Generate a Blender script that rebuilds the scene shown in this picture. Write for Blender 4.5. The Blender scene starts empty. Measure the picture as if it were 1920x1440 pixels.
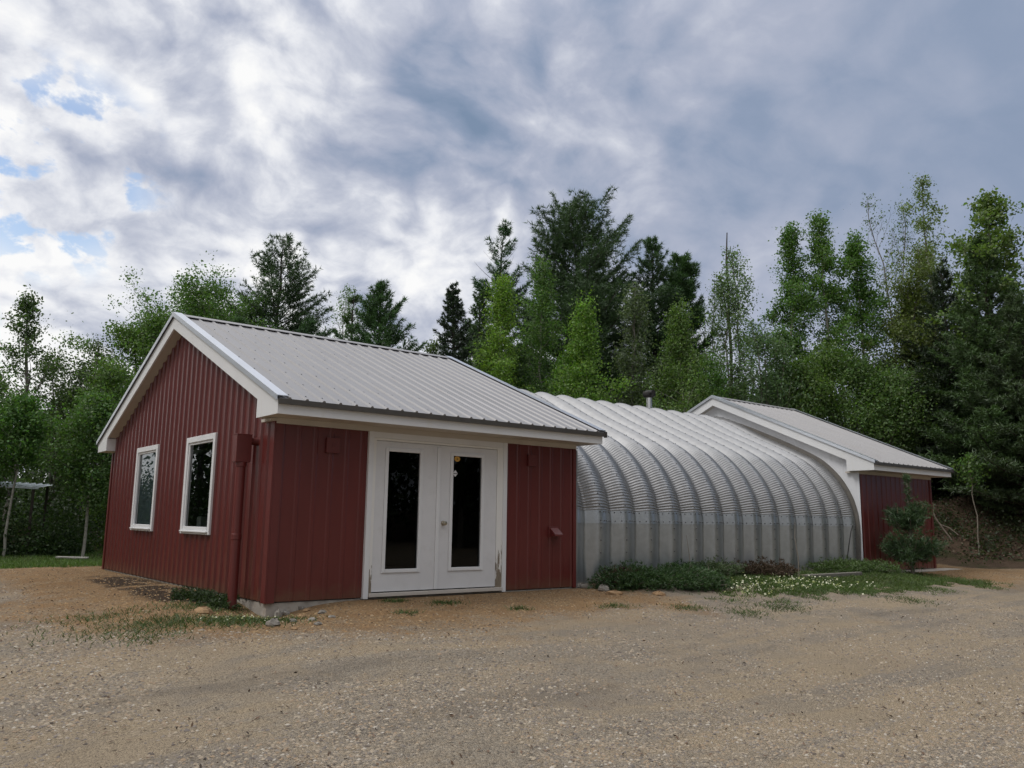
import bpy, math, numpy as np
from mathutils import Matrix, Vector
R_ = np.random.default_rng
scene = bpy.context.scene
COL = scene.collection
pi = math.pi

# ------------------------------------------------------------------ camera frame
F_PX = 1565.0
RT = np.array([0.77856211, -0.62741001, 0.01406102])
UP = np.array([-0.1120107, -0.11688009, 0.98680933])
FW = np.array([0.6174906, 0.76986734, 0.16127504])
CAM = np.array([-4.27276588, -10.10902197, 1.03768166])

def ray(u, v):
    return FW + RT*(u-960)/F_PX + UP*(720-v)/F_PX

# ------------------------------------------------------------------ building numbers
W, D, HS, EO, E0, E1, PK = 5.19, 7.95, 2.215, 0.472, 2.283, 2.486, 4.36
O1, O2 = 0.19, 0.17
XF, WF = 14.2, 3.49
SL = (PK-E1)/(D/2+EO)

def set_roof(pk):
    global PK, SL
    PK = pk; SL = (PK-E1)/(D/2+EO)

def zr(y):
    return E1+(y+EO)*SL if y < D/2 else E1+(D+EO-y)*SL

# ------------------------------------------------------------------ terrain
def S(a, b, x):
    t = np.clip((np.asarray(x, float)-a)/(b-a), 0, 1)
    return t*t*(3-2*t)

def vnoise(x, y, seed=0):
    """smooth value noise, vectorised"""
    x = np.asarray(x, float); y = np.asarray(y, float)
    xi = np.floor(x).astype(np.int64); yi = np.floor(y).astype(np.int64)
    fx = x-xi; fy = y-yi
    fx = fx*fx*(3-2*fx); fy = fy*fy*(3-2*fy)
    def h(a, b):
        n = (a*374761393+b*668265263+seed*974711) & 0x7fffffff
        n = ((n ^ (n >> 13))*1274126177) & 0x7fffffff
        return ((n ^ (n >> 16)) & 0xffff)/65535.0
    return (h(xi, yi)*(1-fx)+h(xi+1, yi)*fx)*(1-fy)+(h(xi, yi+1)*(1-fx)+h(xi+1, yi+1)*fx)*fy

def fbm(x, y, s=1.0, o=4, seed=0):
    x = np.asarray(x, float)*s; y = np.asarray(y, float)*s
    r = 0; a = .5; t = 0
    for k in range(o):
        r = r+a*vnoise(x, y, seed+k*17); t += a; a *= .5; x = x*2.03+5.1; y = y*2.03+3.7
    return r/t

def dist_b(x, y):
    dx = np.maximum(np.maximum(-x, x-17.7), 0); dy = np.maximum(np.maximum(-y, y-D), 0)
    return np.hypot(dx, dy)

def ground(x, y):
    x = np.asarray(x, float); y = np.asarray(y, float)
    dd = dist_b(x, y)
    wf = (1-.62*S(0, 8, y))*(1-.8*S(12, 18, x)*S(-7, 0, y))
    z = -0.03-.53*S(.2, 7, dd)*wf
    z = z-.16*np.exp(-((x+.05)**2/.40+(y+.05)**2/.7))
    z = z+.10*S(5.3, 6.2, x)*S(14.6, 13.6, x)*S(-1.9, -.5, y)*S(.9, .1, y)
    bk = 2.1*S(20.4, 26, x+.15*np.clip(y, -8, 20)+1.1*(fbm(x, y, .35, 3, 5)-.5)*2)
    bk = np.maximum(bk, 1.3*S(10.5, 20, y)*S(1.5, 9, x))
    bk = np.maximum(bk, .85*S(18.5, 28, y+2.0*(fbm(x, y, .3, 3, 8)-.5)))
    bk = np.maximum(bk, .3*S(14, 30, -y+0*x))
    n = (fbm(x, y, .7, 4, 2)-.5)*.09*S(.1, 1.0, dd)+(fbm(x, y, 5, 3, 4)-.5)*.022*S(.0, .5, dd)
    bump = (fbm(x, y, 1.1, 4, 31)-.5)*.5*S(.15, .6, bk)
    return z+bk+n+bump

def gpt(u, v, far=80):
    """where the ray through photo pixel (u, v) meets the terrain"""
    d = ray(u, v); t = np.linspace(3, far, 4000)
    p = CAM[None]+d[None]*t[:, None]
    k = np.argmax(p[:, 2] < ground(p[:, 0], p[:, 1]))
    return p[k] if k > 0 else p[-1]

def at(u, rad):
    d = ray(u, 980); h = math.hypot(d[0], d[1])
    return CAM[0]+d[0]/h*rad, CAM[1]+d[1]/h*rad

def z_at(u, v, rad):
    d = ray(u, v); return CAM[2]+d[2]/math.hypot(d[0], d[1])*rad

# ------------------------------------------------------------------ object helpers
def tag(o, label=None, cat=None, group=None, kind=None):
    for k, v in (('label', label), ('category', cat), ('group', group), ('kind', kind)):
        if v: o[k] = v
    return o

def empty(name, loc, label, cat, group=None):
    o = bpy.data.objects.new(name, None); o.location = loc; o.empty_display_size = .2
    COL.objects.link(o); return tag(o, label, cat, group)

def mesh_np(name, V, faces, mats=None):
    """V (n,3); faces: list of (m,k) int arrays; mats: list of material slot per face array"""
    me = bpy.data.meshes.new(name)
    V = np.ascontiguousarray(V, np.float32)
    me.vertices.add(len(V)); me.vertices.foreach_set('co', V.ravel())
    loops = np.concatenate([np.asarray(f).ravel() for f in faces]).astype(np.int32)
    cnt = np.concatenate([np.full(len(f), np.asarray(f).shape[1]) for f in faces]).astype(np.int32)
    st = np.concatenate([[0], np.cumsum(cnt)[:-1]]).astype(np.int32)
    me.loops.add(len(loops)); me.loops.foreach_set('vertex_index', loops)
    me.polygons.add(len(cnt)); me.polygons.foreach_set('loop_start', st)
    me.polygons.foreach_set('loop_total', cnt)
    if mats is not None:
        me.polygons.foreach_set('material_index', np.concatenate([np.full(len(f), m) for f, m in zip(faces, mats)]).astype(np.int32))
    me.update(calc_edges=True)
    return me

def link(name, me, mat, parent=None, loc=None, smooth=False):
    for m in (mat if isinstance(mat, (list, tuple)) else [mat]):
        me.materials.append(m)
    o = bpy.data.objects.new(name, me); COL.objects.link(o)
    if parent is not None: o.parent = parent
    if loc is not None: o.location = loc
    if smooth: me.polygons.foreach_set('use_smooth', np.ones(len(me.polygons), bool))
    return o

class MB:
    """collects polygons of any size"""
    def __init__(s): s.v = []; s.f = []; s.m = []
    def poly(s, pts, m=0):
        b = len(s.v); s.v += [tuple(p) for p in pts]; s.f.append(list(range(b, b+len(pts)))); s.m.append(m)
    def box(s, x0, x1, y0, y1, z0, z1, m=0):
        b = len(s.v)
        s.v += [(x, y, z) for z in (z0, z1) for x, y in ((x0, y0), (x1, y0), (x1, y1), (x0, y1))]
        for f in ((3, 2, 1, 0), (4, 5, 6, 7), (0, 1, 5, 4), (1, 2, 6, 5), (2, 3, 7, 6), (3, 0, 4, 7)):
            s.f.append([b+i for i in f]); s.m.append(m)
    def ext(s, poly, ax, a, b, m=0):
        """extrude a convex 2-D polygon along axis ax (0: poly is (y,z), 1: (x,z), 2: (x,y))"""
        def P(p, t): return ((t, p[0], p[1]), (p[0], t, p[1]), (p[0], p[1], t))[ax]
        k = len(s.v); n = len(poly)
        s.v += [P(p, a) for p in poly]+[P(p, b) for p in poly]
        s.f.append([k+i for i in range(n)][::-1]); s.f.append([k+n+i for i in range(n)])
        for i in range(n):
            j = (i+1) % n; s.f.append([k+i, k+j, k+n+j, k+n+i])
        s.m += [m]*(n+2)
    def tube(s, pts, rad, n=12, m=0, cap=True):
        pts = [Vector(p) for p in pts]
        rad = rad if isinstance(rad, (list, tuple)) else [rad]*len(pts)
        k = len(s.v); ref = None
        for i, p in enumerate(pts):
            t = (pts[min(i+1, len(pts)-1)]-pts[max(i-1, 0)]).normalized()
            if ref is None: ref = t.orthogonal().normalized()
            ref = (ref-t*ref.dot(t)).normalized(); b = t.cross(ref)
            for j in range(n):
                a = 2*pi*j/n; q = p+(ref*math.cos(a)+b*math.sin(a))*rad[i]; s.v.append(tuple(q))
        for i in range(len(pts)-1):
            for j in range(n):
                j2 = (j+1) % n
                s.f.append([k+i*n+j, k+i*n+j2, k+(i+1)*n+j2, k+(i+1)*n+j]); s.m.append(m)
        if cap:
            s.f.append([k+j for j in range(n)][::-1]); s.f.append([k+(len(pts)-1)*n+j for j in range(n)]); s.m += [m, m]
    def build(s, name, mat, parent=None, bevel=0, smooth=False, shift=(0, 0, 0)):
        me = bpy.data.meshes.new(name)
        me.from_pydata([(a-shift[0], b-shift[1], c-shift[2]) for a, b, c in s.v], [], s.f)
        me.polygons.foreach_set('material_index', np.array(s.m, np.int32)); me.update()
        o = link(name, me, mat, parent)
        if smooth:
            me.polygons.foreach_set('use_smooth', np.ones(len(me.polygons), bool))
            try: me.set_sharp_from_angle(angle=math.radians(40))
            except Exception: pass
        if bevel:
            b = o.modifiers.new('bevel', 'BEVEL'); b.width = bevel; b.segments = 2; b.limit_method = 'ANGLE'
        return o

# ------------------------------------------------------------------ materials
def new_mat(name):
    m = bpy.data.materials.new(name); m.use_nodes = True
    nt = m.node_tree; nt.nodes.clear()
    out = nt.nodes.new('ShaderNodeOutputMaterial')
    return m, nt, out

class NT:
    def __init__(s, nt): s.nt = nt
    def n(s, t, **kw):
        nd = s.nt.nodes.new(t)
        for k, v in kw.items():
            if k.startswith('i_'):
                nd.inputs[k[2:].replace('_', ' ')].default_value = v
            else: setattr(nd, k, v)
        return nd
    def l(s, a, b): s.nt.links.new(a, b)
    def put(s, v, sock):
        if isinstance(v, (int, float, tuple, list)): sock.default_value = v
        else: s.l(v, sock)
    def math(s, op, a, b=0.0, c=None, clamp=False):
        nd = s.n('ShaderNodeMath', operation=op, use_clamp=clamp)
        s.put(a, nd.inputs[0]); s.put(b, nd.inputs[1])
        if c is not None: s.put(c, nd.inputs[2])
        return nd.outputs[0]
    def vmath(s, op, a, b=None, scale=None):
        nd = s.n('ShaderNodeVectorMath', operation=op)
        s.put(a, nd.inputs[0])
        if b is not None: s.put(b, nd.inputs[1])
        if scale is not None: s.put(scale, nd.inputs['Scale'])
        return nd.outputs['Value'] if op in ('DOT_PRODUCT', 'LENGTH') else nd.outputs[0]
    def noise(s, vec, scale, detail=4, rough=.55, dist=0.0, out=0):
        nd = s.n('ShaderNodeTexNoise'); nd.inputs['Scale'].default_value = scale
        nd.inputs['Detail'].default_value = detail; nd.inputs['Roughness'].default_value = rough
        nd.inputs['Distortion'].default_value = dist
        if vec is not None: s.l(vec, nd.inputs['Vector'])
        return nd.outputs[out]
    def ramp(s, fac, stops, interp='LINEAR'):
        nd = s.n('ShaderNodeValToRGB'); cr = nd.color_ramp; cr.interpolation = interp
        while len(cr.elements) < len(stops): cr.elements.new(.5)
        for e, (p, c) in zip(cr.elements, stops):
            e.position = p; e.color = (*c, 1) if not isinstance(c, (int, float)) else (c, c, c, 1)
        s.put(fac, nd.inputs[0]); return nd.outputs[0]
    def mix(s, fac, a, b, blend='MIX'):
        nd = s.n('ShaderNodeMix', data_type='RGBA', blend_type=blend)
        s.put(fac, nd.inputs[0])
        for v, k in ((a, 6), (b, 7)):
            s.put((*v, 1) if isinstance(v, tuple) and len(v) == 3 else v, nd.inputs[k])
        return nd.outputs[2]
    def sstep(s, x, a, b):
        nd = s.n('ShaderNodeMapRange', interpolation_type='SMOOTHSTEP')
        s.put(x, nd.inputs[0]); nd.inputs[1].default_value = a; nd.inputs[2].default_value = b
        return nd.outputs[0]

def principled(name, base, rough=.6, metal=0.0, var=.12, vscale=3.0, dirt=None, bump=0.0, bscale=40, spec=.5, stretch=None, rvar=.0, splash=None):
    """solid painted/metal surface with faint mottling, optional streaky dirt colour"""
    m, nt, out = new_mat(name); N = NT(nt)
    p = N.n('ShaderNodeBsdfPrincipled'); N.l(p.outputs[0], out.inputs[0])
    tc = N.n('ShaderNodeTexCoord').outputs['Object']
    if stretch:
        mp = N.n('ShaderNodeMapping'); mp.inputs['Scale'].default_value = stretch; N.l(tc, mp.inputs[0]); tc2 = mp.outputs[0]
    else: tc2 = tc
    n1 = N.noise(tc2, vscale, 5, .6)
    c = N.mix(N.sstep(n1, .3, .7), tuple(v*(1-var) for v in base), tuple(min(1, v*(1+var)) for v in base))
    if dirt:
        dc, amt, sc = dirt
        n2 = N.noise(tc2, sc, 6, .65)
        c = N.mix(N.math('MULTIPLY', N.sstep(n2, .5, .75), amt), c, dc)
    if splash:                                     # mud thrown up by rain along the foot of the wall
        sz_ = N.n('ShaderNodeSeparateXYZ'); N.l(tc, sz_.inputs[0])
        k = N.math('ADD', N.math('MULTIPLY', sz_.outputs[2], -2.2), N.noise(tc, 7, 6, .65))
        c = N.mix(N.math('MULTIPLY', N.sstep(k, .0, .6), .55), c, splash)
    N.put(c, p.inputs['Base Color'])
    p.inputs['Metallic'].default_value = metal
    p.inputs['Specular IOR Level'].default_value = spec
    if rvar:
        N.l(N.math('ADD', N.math('MULTIPLY', n1, rvar), rough-rvar/2), p.inputs['Roughness'])
    else: p.inputs['Roughness'].default_value = rough
    if bump:
        b = N.n('ShaderNodeBump'); b.inputs['Strength'].default_value = bump; b.inputs['Distance'].default_value = .01
        N.l(N.noise(tc, bscale, 4), b.inputs['Height']); N.l(b.outputs[0], p.inputs['Normal'])
    return m

M = {}
M['red'] = principled('red_siding_paint', (.118, .0225, .020), .30, 0, .07, 2.0, ((.065, .022, .020), .3, 3.5), stretch=(1.5, 1.5, .35), bump=.05, bscale=6, splash=(.13, .075, .045))
M['red_trim'] = principled('red_trim_paint', (.120, .0225, .020), .4, 0, .05)
M['roof'] = principled('weathered_roof_steel', (.255, .25, .255), .45, .3, .05, 1.2, ((.235, .22, .205), .4, 2.2), stretch=(2.0, .5, .5), rvar=.12)
M['screw'] = principled('screw_washer', (.15, .15, .155), .6, .2)
M['flash'] = principled('rake_flashing_steel', (.58, .61, .66), .28, .75, .04, 2)
M['white'] = principled('white_trim_paint', (.70, .705, .715), .5, 0, .03, 2.5, ((.55, .52, .46), .25, 5), stretch=(1, 1, .4))
M['soffit'] = principled('shaded_white_paint', (.52, .48, .43), .6, 0, .05, 2)  # white trim browned and darkened: the shade under the eaves is in its colour
M['drip'] = principled('dark_drip_edge', (.085, .078, .07), .5, .3, .1, 5)
M['door'] = principled('door_paint', (.66, .66, .67), .42, 0, .03, 2, ((.45, .44, .42), .25, 6))
M['concrete'] = principled('foundation_concrete', (.36, .33, .29), .9, 0, .18, 4, ((.2, .14, .09), .6, 5), bump=.5)
M['galv'] = principled('galvanized_arch_steel', (.325, .326, .33), .46, .7, .07, 9, ((.265, .265, .265), .4, 1.6), rvar=.1)
M['galv_low'] = principled('dull_galvanized_side', (.40, .42, .43), .32, .75, .07, 9, ((.33, .345, .355), .4, 1.3), rvar=.1)
M['flashing'] = principled('brown_grey_flashing', (.15, .138, .122), .6, .1, .1, 5)
M['wall_white'] = principled('white_gable_siding', (.70, .71, .74), .5, 0, .04, 2)
M['steel'] = principled('stainless_pipe', (.7, .7, .7), .18, 1.0, .05)
M['black'] = principled('black_metal', (.02, .018, .017), .5, .3)
M['brass'] = principled('worn_nickel_knob', (.40, .36, .28), .35, .9)
M['inside'] = principled('added_dark_lining', (.045, .043, .04), .9)  # near-black: the darkness of the room is put into the colour
M['blind'] = principled('grey_window_blind', (.42, .52, .60), .8)
M['plastic'] = principled('white_plastic_box', (.6, .66, .64), .5)
M['amber'] = principled('amber_mark', (.55, .30, .05), .5)
M['wood_grey'] = principled('weathered_timber', (.16, .145, .125), .85, 0, .25, 6, ((.12, .1, .08), .6, 9), bump=.5, stretch=(1, 8, 8))
M['wood_pale'] = principled('pale_plank', (.34, .32, .29), .8, 0, .15, 6)
M['twig'] = principled('dry_twig', (.20, .17, .135), .85, 0, .2, 10)
M['shed_roof'] = principled('blue_grey_sheet_roof', (.62, .68, .74), .4, .1, .1, 3)
M['sapling_bark'] = principled('sapling_bark', (.20, .175, .14), .9, 0, .25, 12)
M['bark_dark'] = principled('dark_conifer_bark', (.055, .045, .038), .95, 0, .3, 6, bump=.6)
M['bark_grey'] = principled('grey_bark', (.17, .155, .135), .9, 0, .3, 6, bump=.5)
M['bark_pale2'] = principled('pale_grey_poplar_bark', (.25, .24, .20), .85, 0, .2, 6)
M['bark_pale'] = principled('pale_birch_bark', (.30, .285, .245), .8, 0, .12, 5, ((.06, .05, .045), .8, 7), stretch=(1, 1, 2.5))

def mat_rot_white():
    """white jamb paint, flaked away to grey-brown wood low down"""
    m, nt, out = new_mat('flaking_white_jamb'); N = NT(nt)
    p = N.n('ShaderNodeBsdfPrincipled'); N.l(p.outputs[0], out.inputs[0])
    tc = N.n('ShaderNodeTexCoord').outputs['Object']
    mp = N.n('ShaderNodeMapping'); mp.inputs['Scale'].default_value = (26, 26, 4); N.l(tc, mp.inputs[0])
    n = N.noise(mp.outputs[0], 1.0, 6, .65)
    sx = N.n('ShaderNodeSeparateXYZ'); N.l(tc, sx.inputs[0])
    zz = N.math('MULTIPLY_ADD', sx.outputs[2], -.50, .36)
    msk = N.sstep(N.math('ADD', n, zz), .66, .70)
    n2 = N.noise(mp.outputs[0], 3.0, 4, .6)
    wood = N.mix(n2, (.08, .06, .045), (.36, .30, .22))
    N.l(N.mix(msk, (.76, .75, .72), wood), p.inputs['Base Color'])
    p.inputs['Roughness'].default_value = .6
    b = N.n('ShaderNodeBump'); b.inputs['Strength'].default_value = .6; b.inputs['Distance'].default_value = .01; b.invert = True
    N.l(msk, b.inputs['Height']); N.l(b.outputs[0], p.inputs['Normal'])
    return m
M['jamb'] = mat_rot_white()

def mat_glass(name='window_glass', ior=1.65, tint=(.62, .66, .66)):
    m, nt, out = new_mat(name); N = NT(nt)
    fr = N.n('ShaderNodeFresnel'); fr.inputs['IOR'].default_value = ior
    t = N.n('ShaderNodeBsdfTransparent'); t.inputs[0].default_value = (*tint, 1)
    g = N.n('ShaderNodeBsdfGlossy'); g.inputs['Roughness'].default_value = .004; g.inputs[0].default_value = (.9, .93, .95, 1)
    mx = N.n('ShaderNodeMixShader'); N.l(fr.outputs[0], mx.inputs[0]); N.l(t.outputs[0], mx.inputs[1]); N.l(g.outputs[0], mx.inputs[2])
    N.l(mx.outputs[0], out.inputs[0]); return m
M['glass'] = mat_glass()
M['door_glass'] = mat_glass('dark_door_glass', 1.33, (.35, .37, .38))

def mat_leaf(name, trans=.35, gloss=.12, hue=.02, tint=None, vlo=.55, vhi=1.35):
    """leaves: the object's own colour (obj.color), each leaf a little lighter or darker"""
    m, nt, out = new_mat(name); N = NT(nt)
    if tint is None:
        col = N.n('ShaderNodeObjectInfo').outputs['Color']
    else:
        r = N.n('ShaderNodeRGB'); r.outputs[0].default_value = (*tint, 1); col = r.outputs[0]
    ge = N.n('ShaderNodeNewGeometry').outputs['Random Per Island']
    hs = N.n('ShaderNodeHueSaturation')
    N.l(N.math('MULTIPLY_ADD', ge, hue*2, .5-hue), hs.inputs['Hue'])
    tc = N.n('ShaderNodeTexCoord').outputs['Object']
    nz = N.noise(tc, .9, 3)
    v = N.math('MULTIPLY_ADD', N.math('FRACT', N.math('MULTIPLY', ge, 17.31)), (vhi-vlo), vlo)
    v = N.math('MULTIPLY', v, N.math('MULTIPLY_ADD', nz, .8, .6))
    N.l(v, hs.inputs['Value']); N.l(col, hs.inputs['Color'])
    d = N.n('ShaderNodeBsdfDiffuse'); N.l(hs.outputs[0], d.inputs[0])
    t = N.n('ShaderNodeBsdfTranslucent'); N.l(N.mix(1.0, hs.outputs[0], (1.05, 1.2, .5), 'MULTIPLY'), t.inputs[0])
    mx = N.n('ShaderNodeMixShader'); mx.inputs[0].default_value = trans
    N.l(d.outputs[0], mx.inputs[1]); N.l(t.outputs[0], mx.inputs[2])
    g = N.n('ShaderNodeBsdfGlossy'); g.inputs['Roughness'].default_value = .5; g.inputs[0].default_value = (.5, .5, .5, 1)
    m2 = N.n('ShaderNodeMixShader'); m2.inputs[0].default_value = gloss*.5
    N.l(mx.outputs[0], m2.inputs[1]); N.l(g.outputs[0], m2.inputs[2]); N.l(m2.outputs[0], out.inputs[0])
    return m
M['leaf'] = mat_leaf('broad_leaves', .42)
M['needle'] = mat_leaf('conifer_needles', .25, .16, .012)
M['grassy'] = mat_leaf('grass_blades', .3, .1, .025)
M['petal'] = mat_leaf('white_petals', .3, .0, .0, (.72, .72, .55), .8, 1.1)
M['dead'] = mat_leaf('dead_sprigs', .1, .0, .02, (.095, .070, .052))
M['stone'] = principled('rough_field_stone', (.20, .18, .155), .9, 0, .25, 9, ((.16, .12, .09), .5, 14), bump=.6)

def mat_gravel(name, cols):
    m, nt, out = new_mat(name); N = NT(nt)
    p = N.n('ShaderNodeBsdfPrincipled'); p.inputs['Roughness'].default_value = .9; p.inputs['Specular IOR Level'].default_value = .25
    ge = N.n('ShaderNodeNewGeometry').outputs['Random Per Island']
    N.l(N.ramp(ge, cols, 'CONSTANT'), p.inputs['Base Color']); N.l(p.outputs[0], out.inputs[0]); return m
M['gravel'] = mat_gravel('loose_gravel_stones', [(0, (.29, .235, .175)), (.2, (.21, .18, .15)), (.4, (.33, .275, .205)), (.55, (.15, .13, .115)), (.68, (.27, .20, .135)), (.86, (.38, .34, .285)), (.92, (.11, .09, .075))])
M['sandy'] = mat_gravel('sandy_orange_stones', [(0, (.28, .17, .08)), (.22, (.21, .125, .06)), (.42, (.33, .225, .12)), (.6, (.15, .095, .055)), (.75, (.30, .24, .165)), (.9, (.09, .06, .04))])
M['litter'] = mat_gravel('fallen_leaves', [(0, (.13, .085, .058)), (.3, (.08, .054, .038)), (.55, (.18, .125, .088)), (.75, (.045, .034, .026)), (.9, (.19, .15, .11))])

# ------------------------------------------------------------------ the ground sheet
def make_ground():
    def axis(a, b, st, lo, hi):
        c = list(np.arange(a, b+1e-6, st)); s = st; x = c[-1]
        while x < hi: s *= 1.22; x += s; c.append(x)
        s = st; x = c[0]; pre = []
        while x > lo: s *= 1.22; x -= s; pre.append(x)
        return np.array(pre[::-1]+c)
    xs = axis(-9, 17, .075, -400, 500); ys = axis(-10, 3, .075, -400, 500)
    # medium density where the banks are
    xs = np.unique(np.concatenate([xs, np.arange(17, 36, .3)])); ys = np.unique(np.concatenate([ys, np.arange(3, 34, .3)]))
    X, Y = np.meshgrid(xs, ys); Z = ground(X, Y)
    nx, ny = len(xs), len(ys)
    i = np.arange(nx*ny).reshape(ny, nx)
    Fq = np.stack([i[:-1, :-1], i[:-1, 1:], i[1:, 1:], i[1:, :-1]], -1).reshape(-1, 4)
    me = mesh_np('ground', np.stack([X, Y, Z], -1).reshape(-1, 3), [Fq])
    x = X.ravel(); y = Y.ravel(); dd = dist_b(x, y)
    nz = fbm(x, y, .8, 4, 12)-.5; nf = fbm(x, y, 3.0, 3, 14)-.5
    apron = 1-S(1.0, 3.4, dd+1.6*nz+.7*nf)
    apron *= np.maximum(S(6.2, 5.2, x+1.0*nz), S(13.3, 15, x))
    right = .75*S(11.5, 15.5, x+2*nz)*S(-4.2, -2.2, y+1.5*nz)*S(22, 20, x)
    orange = np.clip(np.maximum(apron, right)+.25*S(.12, .3, nz)*S(9, 2, dd), 0, 1)
    lawn = S(8.9, 9.7, y+.9*nz+.05*x)*S(21.5, 19.5, y+1.2*nz)*S(6, 4, x)
    bed = S(5.9, 6.7, x+.6*nf)*S(16.2, 14.2, x+.8*nz)*S(-2.7, -1.7, y+1.0*nz+.5*nf+.05*(x-9))*S(.4, .0, y)
    weed = np.zeros_like(x)
    for u, v, r in ((250, 1180, .5), (330, 1165, .42), (180, 1160, .4), (390, 1140, .45), (440, 1165, .5), (285, 1200, .3)):
        p = gpt(u, v); weed = np.maximum(weed, np.exp(-((x-p[0])**2+(y-p[1])**2)/r**2))
    weed = S(.35, .7, weed+.9*nf)
    grass = np.clip(np.maximum.reduce([lawn, bed*S(-.2, .15, nf+nz+.08), weed*.45]), 0, 1)
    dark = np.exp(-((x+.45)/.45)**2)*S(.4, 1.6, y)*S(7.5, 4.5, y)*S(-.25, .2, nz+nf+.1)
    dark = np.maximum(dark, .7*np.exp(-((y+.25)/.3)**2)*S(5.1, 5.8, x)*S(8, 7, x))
    bkh = ground(x, y)
    litter = np.maximum(S(19.5, 21.2, x+1.1*nz+.12*np.clip(y, -8, 20)), np.maximum(S(19.5, 21.5, y+1.2*nz), S(10.2, 11.5, y)*S(4, 6, x)))
    litter = np.maximum(litter, S(13, 18, -y-10)*0)
    ca = me.attributes.new('cover', 'FLOAT_COLOR', 'POINT')
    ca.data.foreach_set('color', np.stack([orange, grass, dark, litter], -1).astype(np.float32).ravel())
    m, nt, out = new_mat('gravel_yard'); N = NT(nt)
    p = N.n('ShaderNodeBsdfPrincipled'); N.l(p.outputs[0], out.inputs[0]); p.inputs['Roughness'].default_value = .95
    p.inputs['Specular IOR Level'].default_value = .2
    at_ = N.n('ShaderNodeAttribute', attribute_name='cover')
    sp = N.n('ShaderNodeSeparateColor'); N.l(at_.outputs['Color'], sp.inputs[0])
    org, grs, drk, lit = sp.outputs[0], sp.outputs[1], sp.outputs[2], at_.outputs['Alpha']
    tc = N.n('ShaderNodeTexCoord').outputs['Object']
    big = N.noise(tc, .45, 5, .6); mid = N.noise(tc, 2.3, 5, .6); fine = N.noise(tc, 28, 4, .7); grit = N.noise(tc, 95, 2, .6)
    vo = N.n('ShaderNodeTexVoronoi'); vo.inputs['Scale'].default_value = 46; N.l(tc, vo.inputs['Vector'])
    vo2 = N.n('ShaderNodeTexVoronoi'); vo2.inputs['Scale'].default_value = 110; N.l(tc, vo2.inputs['Vector'])
    sv = N.n('ShaderNodeSeparateColor'); N.l(vo.outputs['Color'], sv.inputs[0])
    sv2 = N.n('ShaderNodeSeparateColor'); N.l(vo2.outputs['Color'], sv2.inputs[0])
    peb = N.ramp(sv.outputs[0], [(0, (.14, .125, .11)), (.25, (.26, .225, .185)), (.5, (.35, .30, .24)), (.72, (.26, .21, .155)), (.88, (.45, .40, .33)), (1, (.2, .19, .175))])
    peb2 = N.ramp(sv2.outputs[1], [(0, (.17, .15, .13)), (.4, (.29, .25, .205)), (.7, (.37, .32, .26)), (1, (.21, .195, .175))])
    dust = N.mix(mid, (.32, .25, .168), (.43, .345, .24))
    grav = N.mix(.5, peb, peb2)
    grav = N.mix(N.sstep(N.math('ADD', N.math('MULTIPLY', big, .7), N.math('MULTIPLY', mid, .4)), .48, .66), grav, dust)
    grav = N.mix(N.math('MULTIPLY', N.sstep(N.math('ADD', big, N.math('MULTIPLY', mid, .35)), .66, .78), .55), grav, (.17, .17, .175))
    mpt = N.n('ShaderNodeMapping'); mpt.inputs['Scale'].default_value = (.22, 1.5, 1); mpt.inputs['Rotation'].default_value = (0, 0, -.25); N.l(tc, mpt.inputs[0])
    trk = N.noise(mpt.outputs[0], .9, 4, .55, .4)
    grav = N.mix(N.math('MULTIPLY', N.sstep(trk, .50, .60), .55), grav, dust)
    grav = N.mix(N.math('MULTIPLY', N.sstep(trk, .46, .36), .40), grav, (.155, .135, .115))
    grav = N.mix(N.math('MULTIPLY', N.sstep(fine, .52, .72), .6), grav, (.12, .10, .085), 'MIX')
    orc = N.ramp(sv.outputs[1], [(0, (.18, .095, .042)), (.3, (.29, .17, .072)), (.6, (.38, .25, .12)), (.8, (.11, .065, .035)), (1, (.44, .34, .2))])
    orc = N.mix(N.sstep(mid, .4, .65), orc, (.27, .155, .066))
    omask = N.math('MULTIPLY', N.sstep(N.math('ADD', org, N.math('ADD', N.math('MULTIPLY', N.math('SUBTRACT', fine, .5), .9), N.math('MULTIPLY', N.math('SUBTRACT', mid, .5), .9))), .1, .95), .78)
    c = N.mix(omask, grav, orc)
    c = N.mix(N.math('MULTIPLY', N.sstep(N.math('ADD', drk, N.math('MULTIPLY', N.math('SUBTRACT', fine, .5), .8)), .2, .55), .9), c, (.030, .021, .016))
    gm = N.sstep(N.math('ADD', grs, N.math('MULTIPLY', N.math('SUBTRACT', fine, .5), .9)), .35, .7)
    c = N.mix(N.math('MULTIPLY', gm, .85), c, N.mix(fine, (.035, .05, .015), (.07, .085, .025)))
    lc = N.mix(N.sstep(mid, .35, .65), (.052, .036, .025), (.105, .074, .054)); lc = N.mix(N.sstep(fine, .4, .7), lc, (.11, .08, .058))
    lc = N.mix(N.math('MULTIPLY', N.sstep(N.noise(tc, 1.1, 4), .52, .66), .8), lc, (.03, .04, .014))
    c = N.mix(N.sstep(N.math('ADD', lit, N.math('MULTIPLY', N.math('SUBTRACT', fine, .5), .5)), .35, .65), c, lc)
    c = N.mix(1.0, c, (1.0, .975, .92), 'MULTIPLY')
    N.l(c, p.inputs['Base Color'])
    h = N.math('ADD', N.math('MULTIPLY', vo.outputs['Distance'], -.9), N.math('MULTIPLY', grit, .5))
    h = N.math('ADD', h, N.math('MULTIPLY', vo2.outputs['Distance'], -.45))
    h = N.math('ADD', h, N.math('MULTIPLY', fine, 1.0))
    b = N.n('ShaderNodeBump'); b.inputs['Strength'].default_value = 1.0; b.inputs['Distance'].default_value = .025
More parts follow.
